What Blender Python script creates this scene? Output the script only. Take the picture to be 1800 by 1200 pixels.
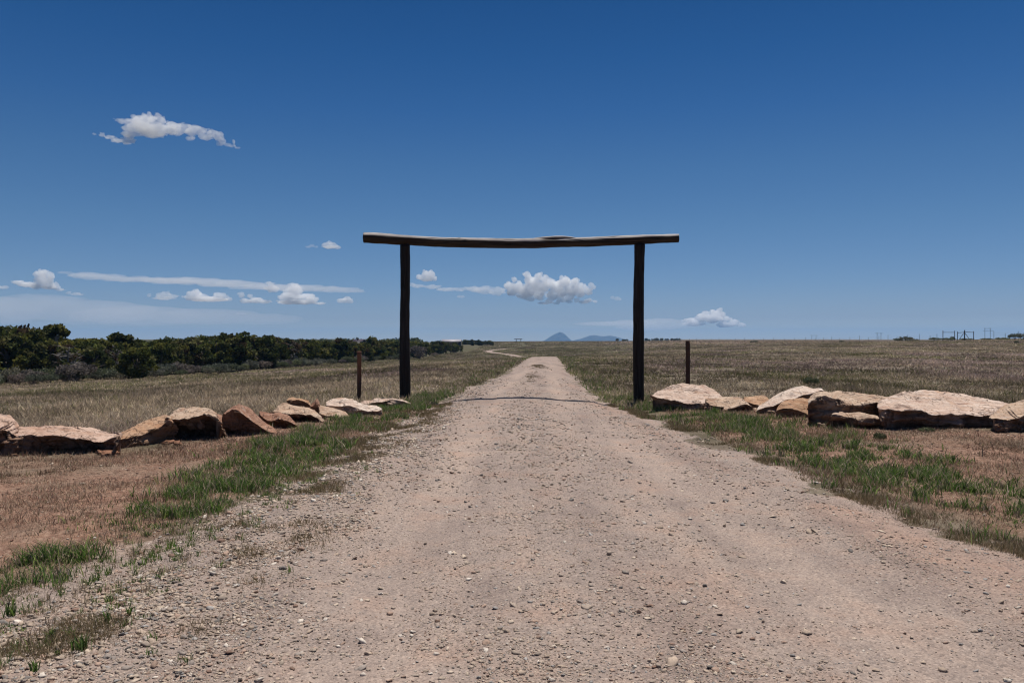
import bpy, math, random
import numpy as np
from mathutils import Vector, Matrix

# ------------------------------------------------------------------ clearing
for o in list(bpy.data.objects):
    bpy.data.objects.remove(o)
scene = bpy.context.scene
COL = scene.collection
rng = np.random.default_rng(7)
random.seed(7)

# ------------------------------------------------------------------ camera
F, CX, HY, CZ = 1400.0, 900.0, 598.0, 1.70      # focal length and centre in photo pixels
cd = bpy.data.cameras.new('camera')
cd.sensor_width = 36.0
cd.lens = 28.0
cd.clip_start = 0.05
cd.clip_end = 80000.0
cam = bpy.data.objects.new('camera', cd)
COL.objects.link(cam)
cam.location = (0, 0, CZ)
cam.rotation_euler = (math.radians(90) - math.atan(2.0 / F), 0, 0)
scene.camera = cam

# ------------------------------------------------------------------ sky, sun, exposure
SUN_EL, SUN_AZ = math.radians(74), math.radians(24)   # ahead of the camera, a little to the right
w = bpy.data.worlds.new('World')
scene.world = w
w.use_nodes = True
nt = w.node_tree
nt.nodes.clear()
sky = nt.nodes.new('ShaderNodeTexSky')
sky.sky_type = 'NISHITA'
sky.sun_disc = False
sky.sun_elevation = SUN_EL
sky.sun_rotation = SUN_AZ
sky.altitude = 1900
sky.air_density = 1.0
sky.dust_density = 0.6
sky.ozone_density = 2.2
hsv = nt.nodes.new('ShaderNodeHueSaturation')
hsv.inputs['Saturation'].default_value = 1.0
bg = nt.nodes.new('ShaderNodeBackground')
bg.inputs['Strength'].default_value = 0.0705
wo = nt.nodes.new('ShaderNodeOutputWorld')
# deepen the clear high-altitude blue with elevation
geo = nt.nodes.new('ShaderNodeTexCoord')
sep = nt.nodes.new('ShaderNodeSeparateXYZ')
nt.links.new(geo.outputs['Generated'], sep.inputs[0])
tr = nt.nodes.new('ShaderNodeValToRGB')
SKY_TINT = [(0.0, (.84, .84, .90)), (.027, (.57, .61, .80)), (.07, (.49, .605, .80)), (.14, (.41, .595, .77)), (.21, (.32, .555, .76)),
            (.274, (.215, .487, .755)), (.335, (.15, .432, .712)), (.393, (.115, .382, .655)), (.6, (.14, .34, .55))]
while len(tr.color_ramp.elements) < len(SKY_TINT): tr.color_ramp.elements.new(.5)
for e_, (p_, c_) in zip(tr.color_ramp.elements, SKY_TINT):
    e_.position = p_; e_.color = (*c_, 1)
mu = nt.nodes.new('ShaderNodeMix'); mu.data_type = 'RGBA'; mu.blend_type = 'MULTIPLY'; mu.inputs[0].default_value = 1.0
nt.links.new(sep.outputs['Z'], tr.inputs[0])
nt.links.new(sky.outputs[0], mu.inputs[6])
nt.links.new(tr.outputs[0], mu.inputs[7])
nt.links.new(mu.outputs[2], hsv.inputs['Color'])
nt.links.new(hsv.outputs[0], bg.inputs['Color'])
nt.links.new(bg.outputs[0], wo.inputs['Surface'])

sl = bpy.data.lights.new('sun', 'SUN')
sl.energy = 5.0
sl.angle = math.radians(0.53)
sl.color = (1.0, 0.95, 0.88)
sun = bpy.data.objects.new('sun', sl)
COL.objects.link(sun)
sd = Vector((math.sin(SUN_AZ) * math.cos(SUN_EL), math.cos(SUN_AZ) * math.cos(SUN_EL), math.sin(SUN_EL)))
sun.rotation_euler = (-sd).to_track_quat('-Z', 'Y').to_euler()
sun.location = (0, 0, 60)

scene.view_settings.view_transform = 'Standard'
scene.view_settings.look = 'None'
scene.view_settings.gamma = 1.0
scene.view_settings.exposure = 0.20
scene.cycles.max_bounces = 64
scene.cycles.diffuse_bounces = 3
scene.cycles.glossy_bounces = 2
scene.cycles.transmission_bounces = 4
scene.cycles.transparent_max_bounces = 16
scene.cycles.volume_bounces = 64
scene.cycles.volume_max_steps = 256
scene.cycles.pixel_filter_type = 'BLACKMAN_HARRIS'
scene.cycles.filter_width = 1.2
scene.cycles.use_denoising = True
scene.cycles.caustics_reflective = False
scene.cycles.caustics_refractive = False

# ------------------------------------------------------------------ helpers
def X(px, d): return (px - CX) / F * d
def Z(py, d): return CZ - (py - HY) / F * d

def tag(o, label=None, cat=None, group=None, kind=None):
    if label: o['label'] = label
    if cat: o['category'] = cat
    if group: o['group'] = group
    if kind: o['kind'] = kind
    return o

def empty(name, loc):
    o = bpy.data.objects.new(name, None)
    o.empty_display_size = 0.3
    COL.objects.link(o)
    o.location = loc
    return o

def mesh_np(name, V, Fc, mat=None, parent=None, smooth=False, attrs=None, loc=None, data_only=False):
    """V (n,3), Fc (m,k) int array or list of such arrays; one mesh object."""
    V = np.asarray(V, np.float32)
    Fs = Fc if isinstance(Fc, list) else [Fc]
    Fs = [np.asarray(f, np.int32) for f in Fs if len(f)]
    me = bpy.data.meshes.new(name)
    me.vertices.add(len(V))
    me.vertices.foreach_set('co', V.ravel())
    tot = np.concatenate([np.full(len(f), f.shape[1], np.int32) for f in Fs])
    st = np.concatenate([[0], np.cumsum(tot)[:-1]]).astype(np.int32)
    idx = np.concatenate([f.ravel() for f in Fs])
    me.loops.add(len(idx))
    me.loops.foreach_set('vertex_index', idx)
    me.polygons.add(len(tot))
    me.polygons.foreach_set('loop_start', st)
    if smooth:
        me.polygons.foreach_set('use_smooth', np.ones(len(tot), bool))
    me.update(calc_edges=True)
    me.validate()
    for k, a in (attrs or {}).items():
        a = np.asarray(a, np.float32)
        if a.ndim == 1:
            at = me.attributes.new(k, 'FLOAT', 'POINT')
            at.data.foreach_set('value', a)
        else:
            at = me.attributes.new(k, 'FLOAT_COLOR', 'POINT')
            if a.shape[1] == 3:
                a = np.concatenate([a, np.ones((len(a), 1), np.float32)], 1)
            at.data.foreach_set('color', np.ascontiguousarray(a).ravel())
    if mat: me.materials.append(mat)
    if data_only: return me
    o = bpy.data.objects.new(name, me)
    COL.objects.link(o)
    if parent: o.parent = parent
    if loc is not None: o.location = loc
    return o

def _h(ix, iy, iz, seed):
    n = (ix.astype(np.uint32) * np.uint32(374761393) + iy.astype(np.uint32) * np.uint32(668265263)
         + iz.astype(np.uint32) * np.uint32(2147483647) + np.uint32(seed * 974711 & 0xffffffff))
    n = (n ^ (n >> np.uint32(13))) * np.uint32(1274126177)
    n = n ^ (n >> np.uint32(16))
    n = n * np.uint32(2246822519)
    n = n ^ (n >> np.uint32(15))
    return (n & np.uint32(0xffffff)).astype(np.float64) / float(0xffffff) * 2 - 1

def vnoise(P, seed=0):
    P = np.asarray(P, np.float64)
    i = np.floor(P).astype(np.int64)
    f = P - i
    u = f * f * f * (f * (f * 6 - 15) + 10)
    r = 0
    for dx in (0, 1):
        wx = u[:, 0] if dx else 1 - u[:, 0]
        for dy in (0, 1):
            wy = u[:, 1] if dy else 1 - u[:, 1]
            for dz in (0, 1):
                wz = u[:, 2] if dz else 1 - u[:, 2]
                r = r + wx * wy * wz * _h(i[:, 0] + dx, i[:, 1] + dy, i[:, 2] + dz, seed)
    return r

def fbm(P, octv=4, seed=0, gain=0.5, lac=2.03):
    P = np.asarray(P, np.float64)
    r, a, s = 0, 1.0, 1.0
    for k in range(octv):
        r = r + a * vnoise(P * s + 17.3 * k, seed + k)
        a *= gain
        s *= lac
    return r

def fbm2(x, y, sc, octv=4, seed=0, sy=None):
    x = np.atleast_1d(x); y = np.atleast_1d(y)
    return fbm(np.stack([x / sc, y / (sy or sc), np.zeros_like(x)], 1), octv, seed)

def sstep(a, b, x):
    t = np.clip((x - a) / (b - a), 0, 1)
    return t * t * (3 - 2 * t)

def N(nt, typ, **kw):
    n = nt.nodes.new(typ)
    for k, v in kw.items():
        if k.startswith('i_'):
            key = k[2:]
            n.inputs[int(key) if key.isdigit() else key.replace('_', ' ')].default_value = v
        else:
            setattr(n, k, v)
    return n

def new_mat(name):
    m = bpy.data.materials.new(name)
    m.use_nodes = True
    nt = m.node_tree
    nt.nodes.clear()
    out = nt.nodes.new('ShaderNodeOutputMaterial')
    return m, nt, out

def ramp(nt, fac, stops, interp='LINEAR'):
    r = nt.nodes.new('ShaderNodeValToRGB')
    r.color_ramp.interpolation = interp
    el = r.color_ramp.elements
    while len(el) < len(stops): el.new(0.5)
    for e, (p, c) in zip(el, stops):
        e.position = p
        e.color = (*c, 1) if len(c) == 3 else c
    nt.links.new(fac, r.inputs[0])
    return r.outputs[0]

def noise(nt, vec, scale, detail=4, rough=0.55, dist=0.0):
    n = N(nt, 'ShaderNodeTexNoise')
    n.inputs['Scale'].default_value = scale
    n.inputs['Detail'].default_value = detail
    n.inputs['Roughness'].default_value = rough
    n.inputs['Distortion'].default_value = dist
    nt.links.new(vec, n.inputs['Vector'])
    return n.outputs['Fac']

def mapping(nt, vec, scale=(1, 1, 1), rot=(0, 0, 0)):
    m = N(nt, 'ShaderNodeMapping')
    m.inputs['Scale'].default_value = scale
    m.inputs['Rotation'].default_value = rot
    nt.links.new(vec, m.inputs['Vector'])
    return m.outputs[0]

def mix(nt, fac, a, b, blend='MIX'):
    m = N(nt, 'ShaderNodeMix', data_type='RGBA', blend_type=blend)
    for s, v in ((0, fac), (6, a), (7, b)):
        if isinstance(v, (int, float)): m.inputs[s].default_value = v
        elif isinstance(v, tuple): m.inputs[s].default_value = (*v, 1)
        else: nt.links.new(v, m.inputs[s])
    return m.outputs[2]

def math_n(nt, op, a, b=None, clamp=False):
    m = N(nt, 'ShaderNodeMath', operation=op, use_clamp=clamp)
    for s, v in ((0, a), (1, b)):
        if v is None: continue
        if isinstance(v, (int, float)): m.inputs[s].default_value = v
        else: nt.links.new(v, m.inputs[s])
    return m.outputs[0]

def bump(nt, h, strength=0.5, dist=0.02):
    b = N(nt, 'ShaderNodeBump')
    b.inputs['Strength'].default_value = strength
    b.inputs['Distance'].default_value = dist
    nt.links.new(h, b.inputs['Height'])
    return b.outputs[0]

def diffuse_out(nt, out, color, rough=0.9, normal=None, spec=0.2):
    p = N(nt, 'ShaderNodeBsdfPrincipled')
    if isinstance(color, tuple): p.inputs['Base Color'].default_value = (*color, 1)
    else: nt.links.new(color, p.inputs['Base Color'])
    if isinstance(rough, (int, float)): p.inputs['Roughness'].default_value = rough
    else: nt.links.new(rough, p.inputs['Roughness'])
    p.inputs['Specular IOR Level'].default_value = spec
    if normal is not None: nt.links.new(normal, p.inputs['Normal'])
    nt.links.new(p.outputs[0], out.inputs['Surface'])
    return p

# ------------------------------------------------------------------ terrain shape
KD = np.array([8, 20, 30, 45, 64, 90, 120, 150, 200, 270, 350, 465, 600, 800, 1500, 5000, 13000.0])
KU = np.array([-400, 0, 200, 400, 600, 750, 850, 950, 1050, 1200, 1400, 1600, 1800, 2200.0])
KT = np.array([
    # 8    20    30    45    64    90    120   150   200   270   350   465   600   800  1500  5000 13000
    [0, -.50, -1.0, -1.7, -2.3, -2.7, -3.0, -3.0, -3.0, -3.0, -3.0, -2.8, -2.4, -1.2, 3.0, -5., -40],
    [0, -.20, -.55, -1.2, -1.9, -2.4, -2.8, -3.0, -3.0, -3.0, -3.0, -2.6, -2.2, -1.0, 3.2, -5., -40],
    [0, -.12, -.40, -.95, -1.6, -2.3, -2.7, -3.0, -3.0, -3.0, -3.0, -2.6, -2.2, -1.0, 3.2, -5., -40],
    [0, -.05, -.22, -.65, -1.2, -1.95, -2.5, -2.8, -3.0, -3.0, -2.8, -2.4, -2.0, -1.0, 3.0, -5., -40],
    [0, 0.0, -.08, -.35, -.75, -1.4, -2.05, -2.5, -2.9, -2.8, -2.3, -1.5, -0.6, -.2, 2.0, 8.0, -15],
    [0, 0.0, 0.0, -.10, -.30, -.80, -1.5, -2.1, -2.8, -2.7, -2.2, -1.2, -.30, -.2, -2., -8., -25],
    [0, 0.0, 0.0, -.05, -.15, -.40, -1.0, -1.8, -2.6, -2.3, -1.75, -.90, 0.25, 0.55, -3., -12., -30],
    [0, 0.0, 0.0, 0.00, 0.00, -.20, -.90, -1.9, -2.7, -2.3, -1.70, -.75, 0.55, 0.75, -3., -12., -30],
    [0, 0.0, 0.0, 0.00, 0.00, -.15, -.60, -1.2, -1.8, -1.6, -1.20, -.50, 0.70, 0.95, -2., -12., -30],
    [0, 0.0, 0.0, 0.00, 0.00, 0.00, 0.00, 0.00, 0.10, 0.20, 0.40, 0.70, 1.20, 1.50, 3.0, 4.0, -30],
    [0, 0.0, 0.0, 0.02, 0.08, 0.20, 0.40, 0.60, 0.80, 0.95, 1.00, 1.10, 1.30, 1.50, 2.8, 4.0, -30],
    [0, 0.0, 0.0, 0.06, 0.20, 0.50, 0.80, 1.15, 1.45, 1.35, 1.20, 1.00, 1.00, 1.20, 2.5, 4.0, -30],
    [0, 0.0, 0.0, 0.08, 0.25, 0.65, 1.10, 1.55, 2.00, 1.80, 1.50, 1.20, 1.20, 1.20, 2.0, 4.0, -30],
    [0, 0.0, 0.0, 0.10, 0.30, 0.80, 1.40, 1.90, 2.40, 2.30, 2.00, 1.50, 1.20, 1.20, 2.0, 4.0, -30]])
LKD = np.log(KD)

def base_z(x, y):
    x = np.asarray(x, float); y = np.asarray(y, float)
    d = np.maximum(y, 8.0)
    u = np.clip(CX + F * x / np.maximum(y, 10.0), KU[0], KU[-1] - 1e-3)
    ld = np.clip(np.log(d), LKD[0], LKD[-1] - 1e-6)
    k = np.clip(np.searchsorted(LKD, ld, side='right') - 1, 0, len(KD) - 2)
    t = (ld - LKD[k]) / (LKD[k + 1] - LKD[k])
    km, kp = np.maximum(k - 1, 0), np.minimum(k + 2, len(KD) - 1)
    t2, t3 = t * t, t * t * t
    c = np.clip(np.searchsorted(KU, u, side='right') - 1, 0, len(KU) - 2)
    s = (u - KU[c]) / (KU[c + 1] - KU[c])
    s = s * s * (3 - 2 * s) * 0.5 + s * 0.5
    def ev(cc):
        a, b, e, g = KT[cc, km], KT[cc, k], KT[cc, k + 1], KT[cc, kp]
        return b + (3 * t2 - 2 * t3) * (e - b) + (t3 - 2 * t2 + t) * (e - a) * 0.4 + (t3 - t2) * (g - b) * 0.4
    return (1 - s) * ev(c) + s * ev(c + 1)

RY = np.array([-30, 0, 3, 5, 7, 8.7, 12, 22, 43, 90, 100, 120, 150, 200, 235, 262, 280, 300, 330, 350, 400.])
RL = np.array([-9., -5.8, -3.7, -3.15, -2.85, -2.7, -2.5, -1.88, -.15, 2.2, 2.4, 2.6, 3.0, 2.6, -2., -7.6, -10.4, -9.4, -4.4, -1.4, 5.])
RR = np.array([20., 9.0, 5.0, 4.2, 3.75, 3.55, 3.35, 2.4, 2.95, 5.1, 5.2, 5.2, 5.4, 5.0, .8, -4.4, -7.2, -6.4, -1.2, 1.6, 8.])

def road_edges(y):
    return np.interp(y, RY, RL), np.interp(y, RY, RR)

def road_sd(x, y):
    l, r = road_edges(y)
    return np.minimum(x - l, r - x)

def road_mask(x, y):
    sd = road_sd(x, y) + 0.42 * fbm2(x, y, 0.8, 5, 5)
    m = sstep(-0.42, 0.22, sd)
    return m * (1 - sstep(332, 350, y))

def ground_z(x, y, fine=True):
    x = np.atleast_1d(np.asarray(x, float)); y = np.atleast_1d(np.asarray(y, float))
    z = base_z(x, y)
    l, r = road_edges(y)
    t = (x - (l + r) / 2) / np.maximum((r - l) / 2, .1)
    amp = 0.13 * sstep(6, 20, y) * (1 - sstep(60, 100, y)) + 0.03
    m = road_mask(x, y)
    z = z + amp * np.clip(1 - np.abs(t) ** 2.2, 0, 1) * sstep(-.1, .5, road_sd(x, y)) * (1 - sstep(320, 350, y))
    z = z + .055 * sstep(19.9, 21.8, y) * (1 - sstep(22.5, 34, y)) * sstep(-.3, .5, road_sd(x, y))
    far = 1 - sstep(60, 160, y)
    # wheel ruts and gravel windrows
    rut = (np.exp(-((np.abs(t - .05) - .42) / .12) ** 2) * -0.025 + np.exp(-((np.abs(t) - .82) / .1) ** 2) * .02)
    z = z + rut * m * far
    if fine:
        z = z + far * (1 - m) * (0.055 * fbm2(x, y, 2.6, 4, 11) + .015 * fbm2(x, y, .35, 3, 12))
        z = z + m * far * (.012 * fbm2(x, y, .55, 4, 13) + .012 * fbm2(x, y, 1.7, 2, 14))
        z = z + (1 - far) * .10 * fbm2(x, y, 14, 3, 15) * (1 - m) * (1 - sstep(500, 900, y))
    return z

def gz(x, y): return float(ground_z([x], [y])[0])

# vegetation masks ------------------------------------------------------------
def strip(x, y, pts, hw):
    P = np.array(pts, float)
    xc = np.interp(y, P[:, 1], P[:, 0])
    hw = np.interp(y, P[:, 1], hw)
    return np.exp(-((x - xc) / hw) ** 2) * sstep(P[0, 1] - 1.5, P[0, 1], y) * (1 - sstep(P[-1, 1], P[-1, 1] * 1.1, y))

LSTRIP = ([(-3.9, 5.0), (-3.75, 5.8), (-3.45, 6.9), (-3.3, 8), (-3.4, 13), (-3.0, 16), (-2.6, 20.5), (-2.3, 24), (-1.2, 40), (0.9, 80)],
          [.42, .48, .46, .40, .90, .80, .62, .38, .4, .5])
RSTRIP = ([(5.0, 5.5), (5.0, 7.9), (5.05, 9.4), (5.1, 11.5), (5.1, 13), (4.8, 16.5), (3.8, 19.5), (3.2, 25.9), (3.5, 45), (5.9, 90)],
          [.6, .8, 1.0, 1.1, 1.1, 1.0, .9, .55, .55, .9])

def green_mask(x, y):
    g = strip(x, y, *LSTRIP) * sstep(-.6, .2, fbm2(x, y, .6, 4, 21)) + strip(x, y, *RSTRIP) * sstep(-.75, .0, fbm2(x, y, .8, 3, 22))
    g = g * sstep(1.5, 4, y)
    return np.clip(g, 0, 1)

def rock_line(x):
    """depth of the boulder rows for a given x (only used to tell the foreground from the field)"""
    return np.interp(x, [-14, -10, -8, -6.9, -5.9, -5.2, -4.8, -4.2, -3.8, -3.1, -2.6, 3, 3.4, 4.2, 4.8, 6, 6.8, 8.4, 9.4, 14],
                     [11.5, 11.8, 12.2, 12.25, 12.8, 14.0, 15.2, 17.0, 18.0, 19.6, 20.3, 20, 19.6, 19.2, 18.4, 17.9, 16.2, 15.2, 14.6, 13])

def red_mask(x, y):
    fg = sstep(.6, -1.2, y - rock_line(x))
    l, r = road_edges(y)
    side = sstep(-.1, .6, np.maximum(l - x, x - r - .5))
    return np.clip(fg * side * (0.85 + .4 * fbm2(x, y, 1.2, 3, 31)), 0, 1)

def farmask_c(x, y):
    """greener rise beyond the crest, centre of the picture"""
    u = CX + F * x / np.maximum(y, 1)
    return sstep(60, 110, y) * sstep(1180, 1020, u)

def ico(sub):
    import bmesh
    bm = bmesh.new()
    bmesh.ops.create_icosphere(bm, subdivisions=sub, radius=1.0)
    V = np.array([v.co[:] for v in bm.verts]); Fc = np.array([[v.index for v in f.verts] for f in bm.faces])
    bm.free()
    return V, Fc
ICO1, ICO2, ICO3, ICO4 = ico(1), ico(2), ico(3), ico(4)


# ------------------------------------------------------------------ ground and road
def make_ground_mat():
    m, nt, out = new_mat('dry_land')
    tc = N(nt, 'ShaderNodeTexCoord').outputs['Object']
    def attr(n):
        a = N(nt, 'ShaderNodeAttribute'); a.attribute_name = n
        return a.outputs['Fac']
    aroad, agreen, ared, aol, apink, apr, atk = attr('road'), attr('green'), attr('red'), attr('olive'), attr('pink'), attr('silt'), attr('track')
    n_big = noise(nt, mapping(nt, tc, (.16, .30, .3)), 1.0, 6, .62)
    n_mid = noise(nt, tc, 1.6, 5, .6)
    n_fine = noise(nt, tc, 14, 5, .65)
    n_grain = noise(nt, tc, 70, 4, .7)
    n_str = noise(nt, mapping(nt, tc, (.03, .16, .1)), 1.0, 6, .65)
    # field
    fld = ramp(nt, n_mid, [(.30, (.085, .070, .048)), (.45, (.14, .11, .08)), (.58, (.20, .16, .12)), (.72, (.27, .22, .165))])
    ol = ramp(nt, n_fine, [(.3, (.055, .052, .024)), (.6, (.092, .084, .042)), (.8, (.125, .108, .062))])
    olf = math_n(nt, 'MULTIPLY', ramp(nt, n_big, [(.42, (0, 0, 0)), (.62, (1, 1, 1))]), .65)
    olf = math_n(nt, 'MAXIMUM', olf, math_n(nt, 'MULTIPLY', aol, ramp(nt, n_str, [(.28, (.3,) * 3), (.55, (1,) * 3)])))
    fld = mix(nt, olf, fld, ol)
    pk = ramp(nt, n_str, [(.35, (.16, .115, .085)), (.5, (.26, .185, .145)), (.68, (.33, .25, .2))])
    fld = mix(nt, apink, fld, pk)
    # red soil with litter
    red = ramp(nt, n_fine, [(.28, (.10, .056, .040)), (.48, (.25, .140, .098)), (.68, (.40, .27, .20))])
    red2 = ramp(nt, n_mid, [(.35, (.245, .125, .085)), (.65, (.28, .20, .145))])
    red = mix(nt, .3, red, red2)
    n_clod = noise(nt, tc, 6.5, 5, .7)
    red = mix(nt, 1.0, red, ramp(nt, n_clod, [(.32, (.62, .58, .56)), (.48, (1, 1, 1)), (.66, (1.22, 1.2, 1.15))]), 'MULTIPLY')
    red = mix(nt, 1.0, red, ramp(nt, n_grain, [(.28, (.45, .42, .40)), (.45, (.9, .9, .9)), (.62, (1.05, 1.05, 1.05)), (.8, (1.5, 1.5, 1.45))]), 'MULTIPLY')
    c = mix(nt, ared, fld, red)
    grn = ramp(nt, n_fine, [(.3, (.07, .055, .03)), (.7, (.13, .115, .06))])
    c = mix(nt, math_n(nt, 'MULTIPLY', agreen, .22), c, grn)
    # road
    r1 = ramp(nt, n_grain, [(.25, (.125, .107, .097)), (.42, (.275, .229, .203)), (.6, (.33, .281, .25)), (.8, (.49, .435, .39))])
    r2 = ramp(nt, n_mid, [(.34, (.86, .85, .86)), (.5, (1, 1, 1)), (.70, (1.04, .95, .90))])
    rd = mix(nt, 1.0, mix(nt, 1.0, r1, (1.10, 1.06, 1.035), 'MULTIPLY'), r2, 'MULTIPLY')
    rdl = ramp(nt, noise(nt, mapping(nt, tc, (1.6, .22, 1)), 1.0, 4, .6), [(.32, (.80, .79, .80)), (.5, (.97, .97, .97)), (.68, (1.08, 1.05, 1.02))])
    rd = mix(nt, 1.0, rd, rdl, 'MULTIPLY')
    rd = mix(nt, math_n(nt, 'MULTIPLY', apr, .8), rd, mix(nt, 1.0, rd, (1.03, .91, .85), 'MULTIPLY'))
    rd = mix(nt, atk, rd, mix(nt, 1.0, rd, (1.16, 1.15, 1.13), 'MULTIPLY'))
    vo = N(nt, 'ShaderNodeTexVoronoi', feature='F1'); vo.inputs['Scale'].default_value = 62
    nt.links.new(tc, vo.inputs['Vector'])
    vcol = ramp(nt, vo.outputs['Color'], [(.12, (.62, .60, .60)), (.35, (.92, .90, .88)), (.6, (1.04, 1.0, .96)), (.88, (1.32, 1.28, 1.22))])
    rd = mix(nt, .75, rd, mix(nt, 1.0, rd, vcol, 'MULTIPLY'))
    rf = math_n(nt, 'ADD', aroad, math_n(nt, 'MULTIPLY', math_n(nt, 'SUBTRACT', n_fine, .5), .9))
    rf = ramp(nt, rf, [(.42, (0, 0, 0)), (.58, (1, 1, 1))])
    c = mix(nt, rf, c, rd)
    hgt = math_n(nt, 'ADD', math_n(nt, 'MULTIPLY', n_fine, 1.0), math_n(nt, 'MULTIPLY', n_grain, .45))
    hgt = math_n(nt, 'SUBTRACT', hgt, math_n(nt, 'MULTIPLY', vo.outputs['Distance'], .45))
    nrm = bump(nt, hgt, .55, .035)
    c = mix(nt, 1.0, c, (.86, .86, .87), 'MULTIPLY')
    diffuse_out(nt, out, c, .95, nrm, .12)
    return m

GROUND_MAT = make_ground_mat()

def far_track(x, y):
    """pale dirt tracks crossing the far rise"""
    yc = np.interp(x, [20, 34, 46, 60, 100], [430, 466, 478, 470, 452])
    a = np.exp(-((y - yc) / 6.0) ** 2) * sstep(22, 30, x) * sstep(104, 80, x)
    yc2 = np.interp(x, [-48, -40, -28, -14], [395, 430, 520, 640])
    b = np.exp(-((y - yc2) / 9.0) ** 2) * sstep(-50, -46, x) * sstep(-14, -18, x)
    return np.maximum(a, b * .8)

def build_ground():
    th = np.concatenate([np.arange(-180, -44, 4.0), np.linspace(-44, 44, 860), np.arange(48, 180, 4.0)])
    th = np.radians(th)
    r = [1.2]
    while r[-1] < 110: r.append(r[-1] * 1.0095)
    while r[-1] < 9500: r.append(r[-1] * (1.016 if r[-1] < 900 else 1.06))
    r = np.array(r)
    R, T = np.meshgrid(r, th, indexing='ij')
    x, y = (R * np.sin(T)).ravel(), (R * np.cos(T)).ravel()
    z = ground_z(x, y)
    nr, nc = R.shape
    a = np.arange(nr - 1)[:, None] * nc + np.arange(nc)[None, :]
    b = np.arange(nr - 1)[:, None] * nc + (np.arange(nc)[None, :] + 1) % nc
    quads = np.stack([a, b, b + nc, a + nc], -1).reshape(-1, 4)
    quads = quads[:, ::-1]
    V = np.stack([x, y, z], 1)
    V = np.vstack([V, [[0, 0, gz(0, 0)]]])
    c = len(V) - 1
    fan = np.stack([np.full(nc, c), (np.arange(nc) + 1) % nc, np.arange(nc)], 1)
    rm = road_mask(V[:, 0], V[:, 1])
    tr = far_track(V[:, 0], V[:, 1])
    u = CX + F * V[:, 0] / np.maximum(V[:, 1], 1)
    yy = V[:, 1]
    olive = np.clip(farmask_c(V[:, 0], yy) + .55 * sstep(60, 100, yy) * (1 - sstep(300, 420, yy)), 0, 1)
    pink = sstep(1080, 1180, u) * sstep(230, 330, yy) * (1 - sstep(620, 720, yy)) + .8 * sstep(1020, 1080, u) * sstep(470, 490, yy) * (1 - sstep(560, 600, yy))
    l_, r_ = road_edges(yy)
    t_ = (V[:, 0] - (l_ + r_) / 2) / np.maximum((r_ - l_) / 2, .1)
    nz_ = fbm2(V[:, 0], yy, 1.1, 4, 91, 2.4)
    silt = (np.exp(-((t_ - .86) / .16) ** 2) * sstep(-.5, .3, nz_) + .45 * np.exp(-((t_ - .25) / .22) ** 2) * sstep(.2, .8, nz_)) * (1 - sstep(25, 60, yy))
    track = np.exp(-((np.abs(t_ - .05) - .42) / .14) ** 2) * (1 - sstep(40, 80, yy)) * np.clip(.8 + .6 * nz_, 0, 1)
    at = dict(track=track, silt=np.clip(silt, 0, 1), road=np.maximum(rm, tr * .8), green=green_mask(V[:, 0], V[:, 1]), red=red_mask(V[:, 0], V[:, 1]),
              olive=olive, pink=np.clip(pink, 0, 1))
    def part(name, faces, label):
        fl = faces if isinstance(faces, list) else [faces]
        used = np.unique(np.concatenate([f.ravel() for f in fl]))
        mp = np.zeros(len(V), np.int64); mp[used] = np.arange(len(used))
        o = mesh_np(name, V[used], [mp[f] for f in fl], GROUND_MAT, smooth=True, attrs={k: v[used] for k, v in at.items()})
        return tag(o, label, None, None, 'structure')
    fr = rm[quads].mean(1) > .5
    ft = (tr[quads].mean(1) > .45) & ~fr
    part('ground', quads[~fr & ~ft], 'dry rolling grassland with patches of red soil')
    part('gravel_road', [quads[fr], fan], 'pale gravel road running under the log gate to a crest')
    part('dirt_track', quads[ft], 'thin pale dirt tracks crossing the far rise')
build_ground()

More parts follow.
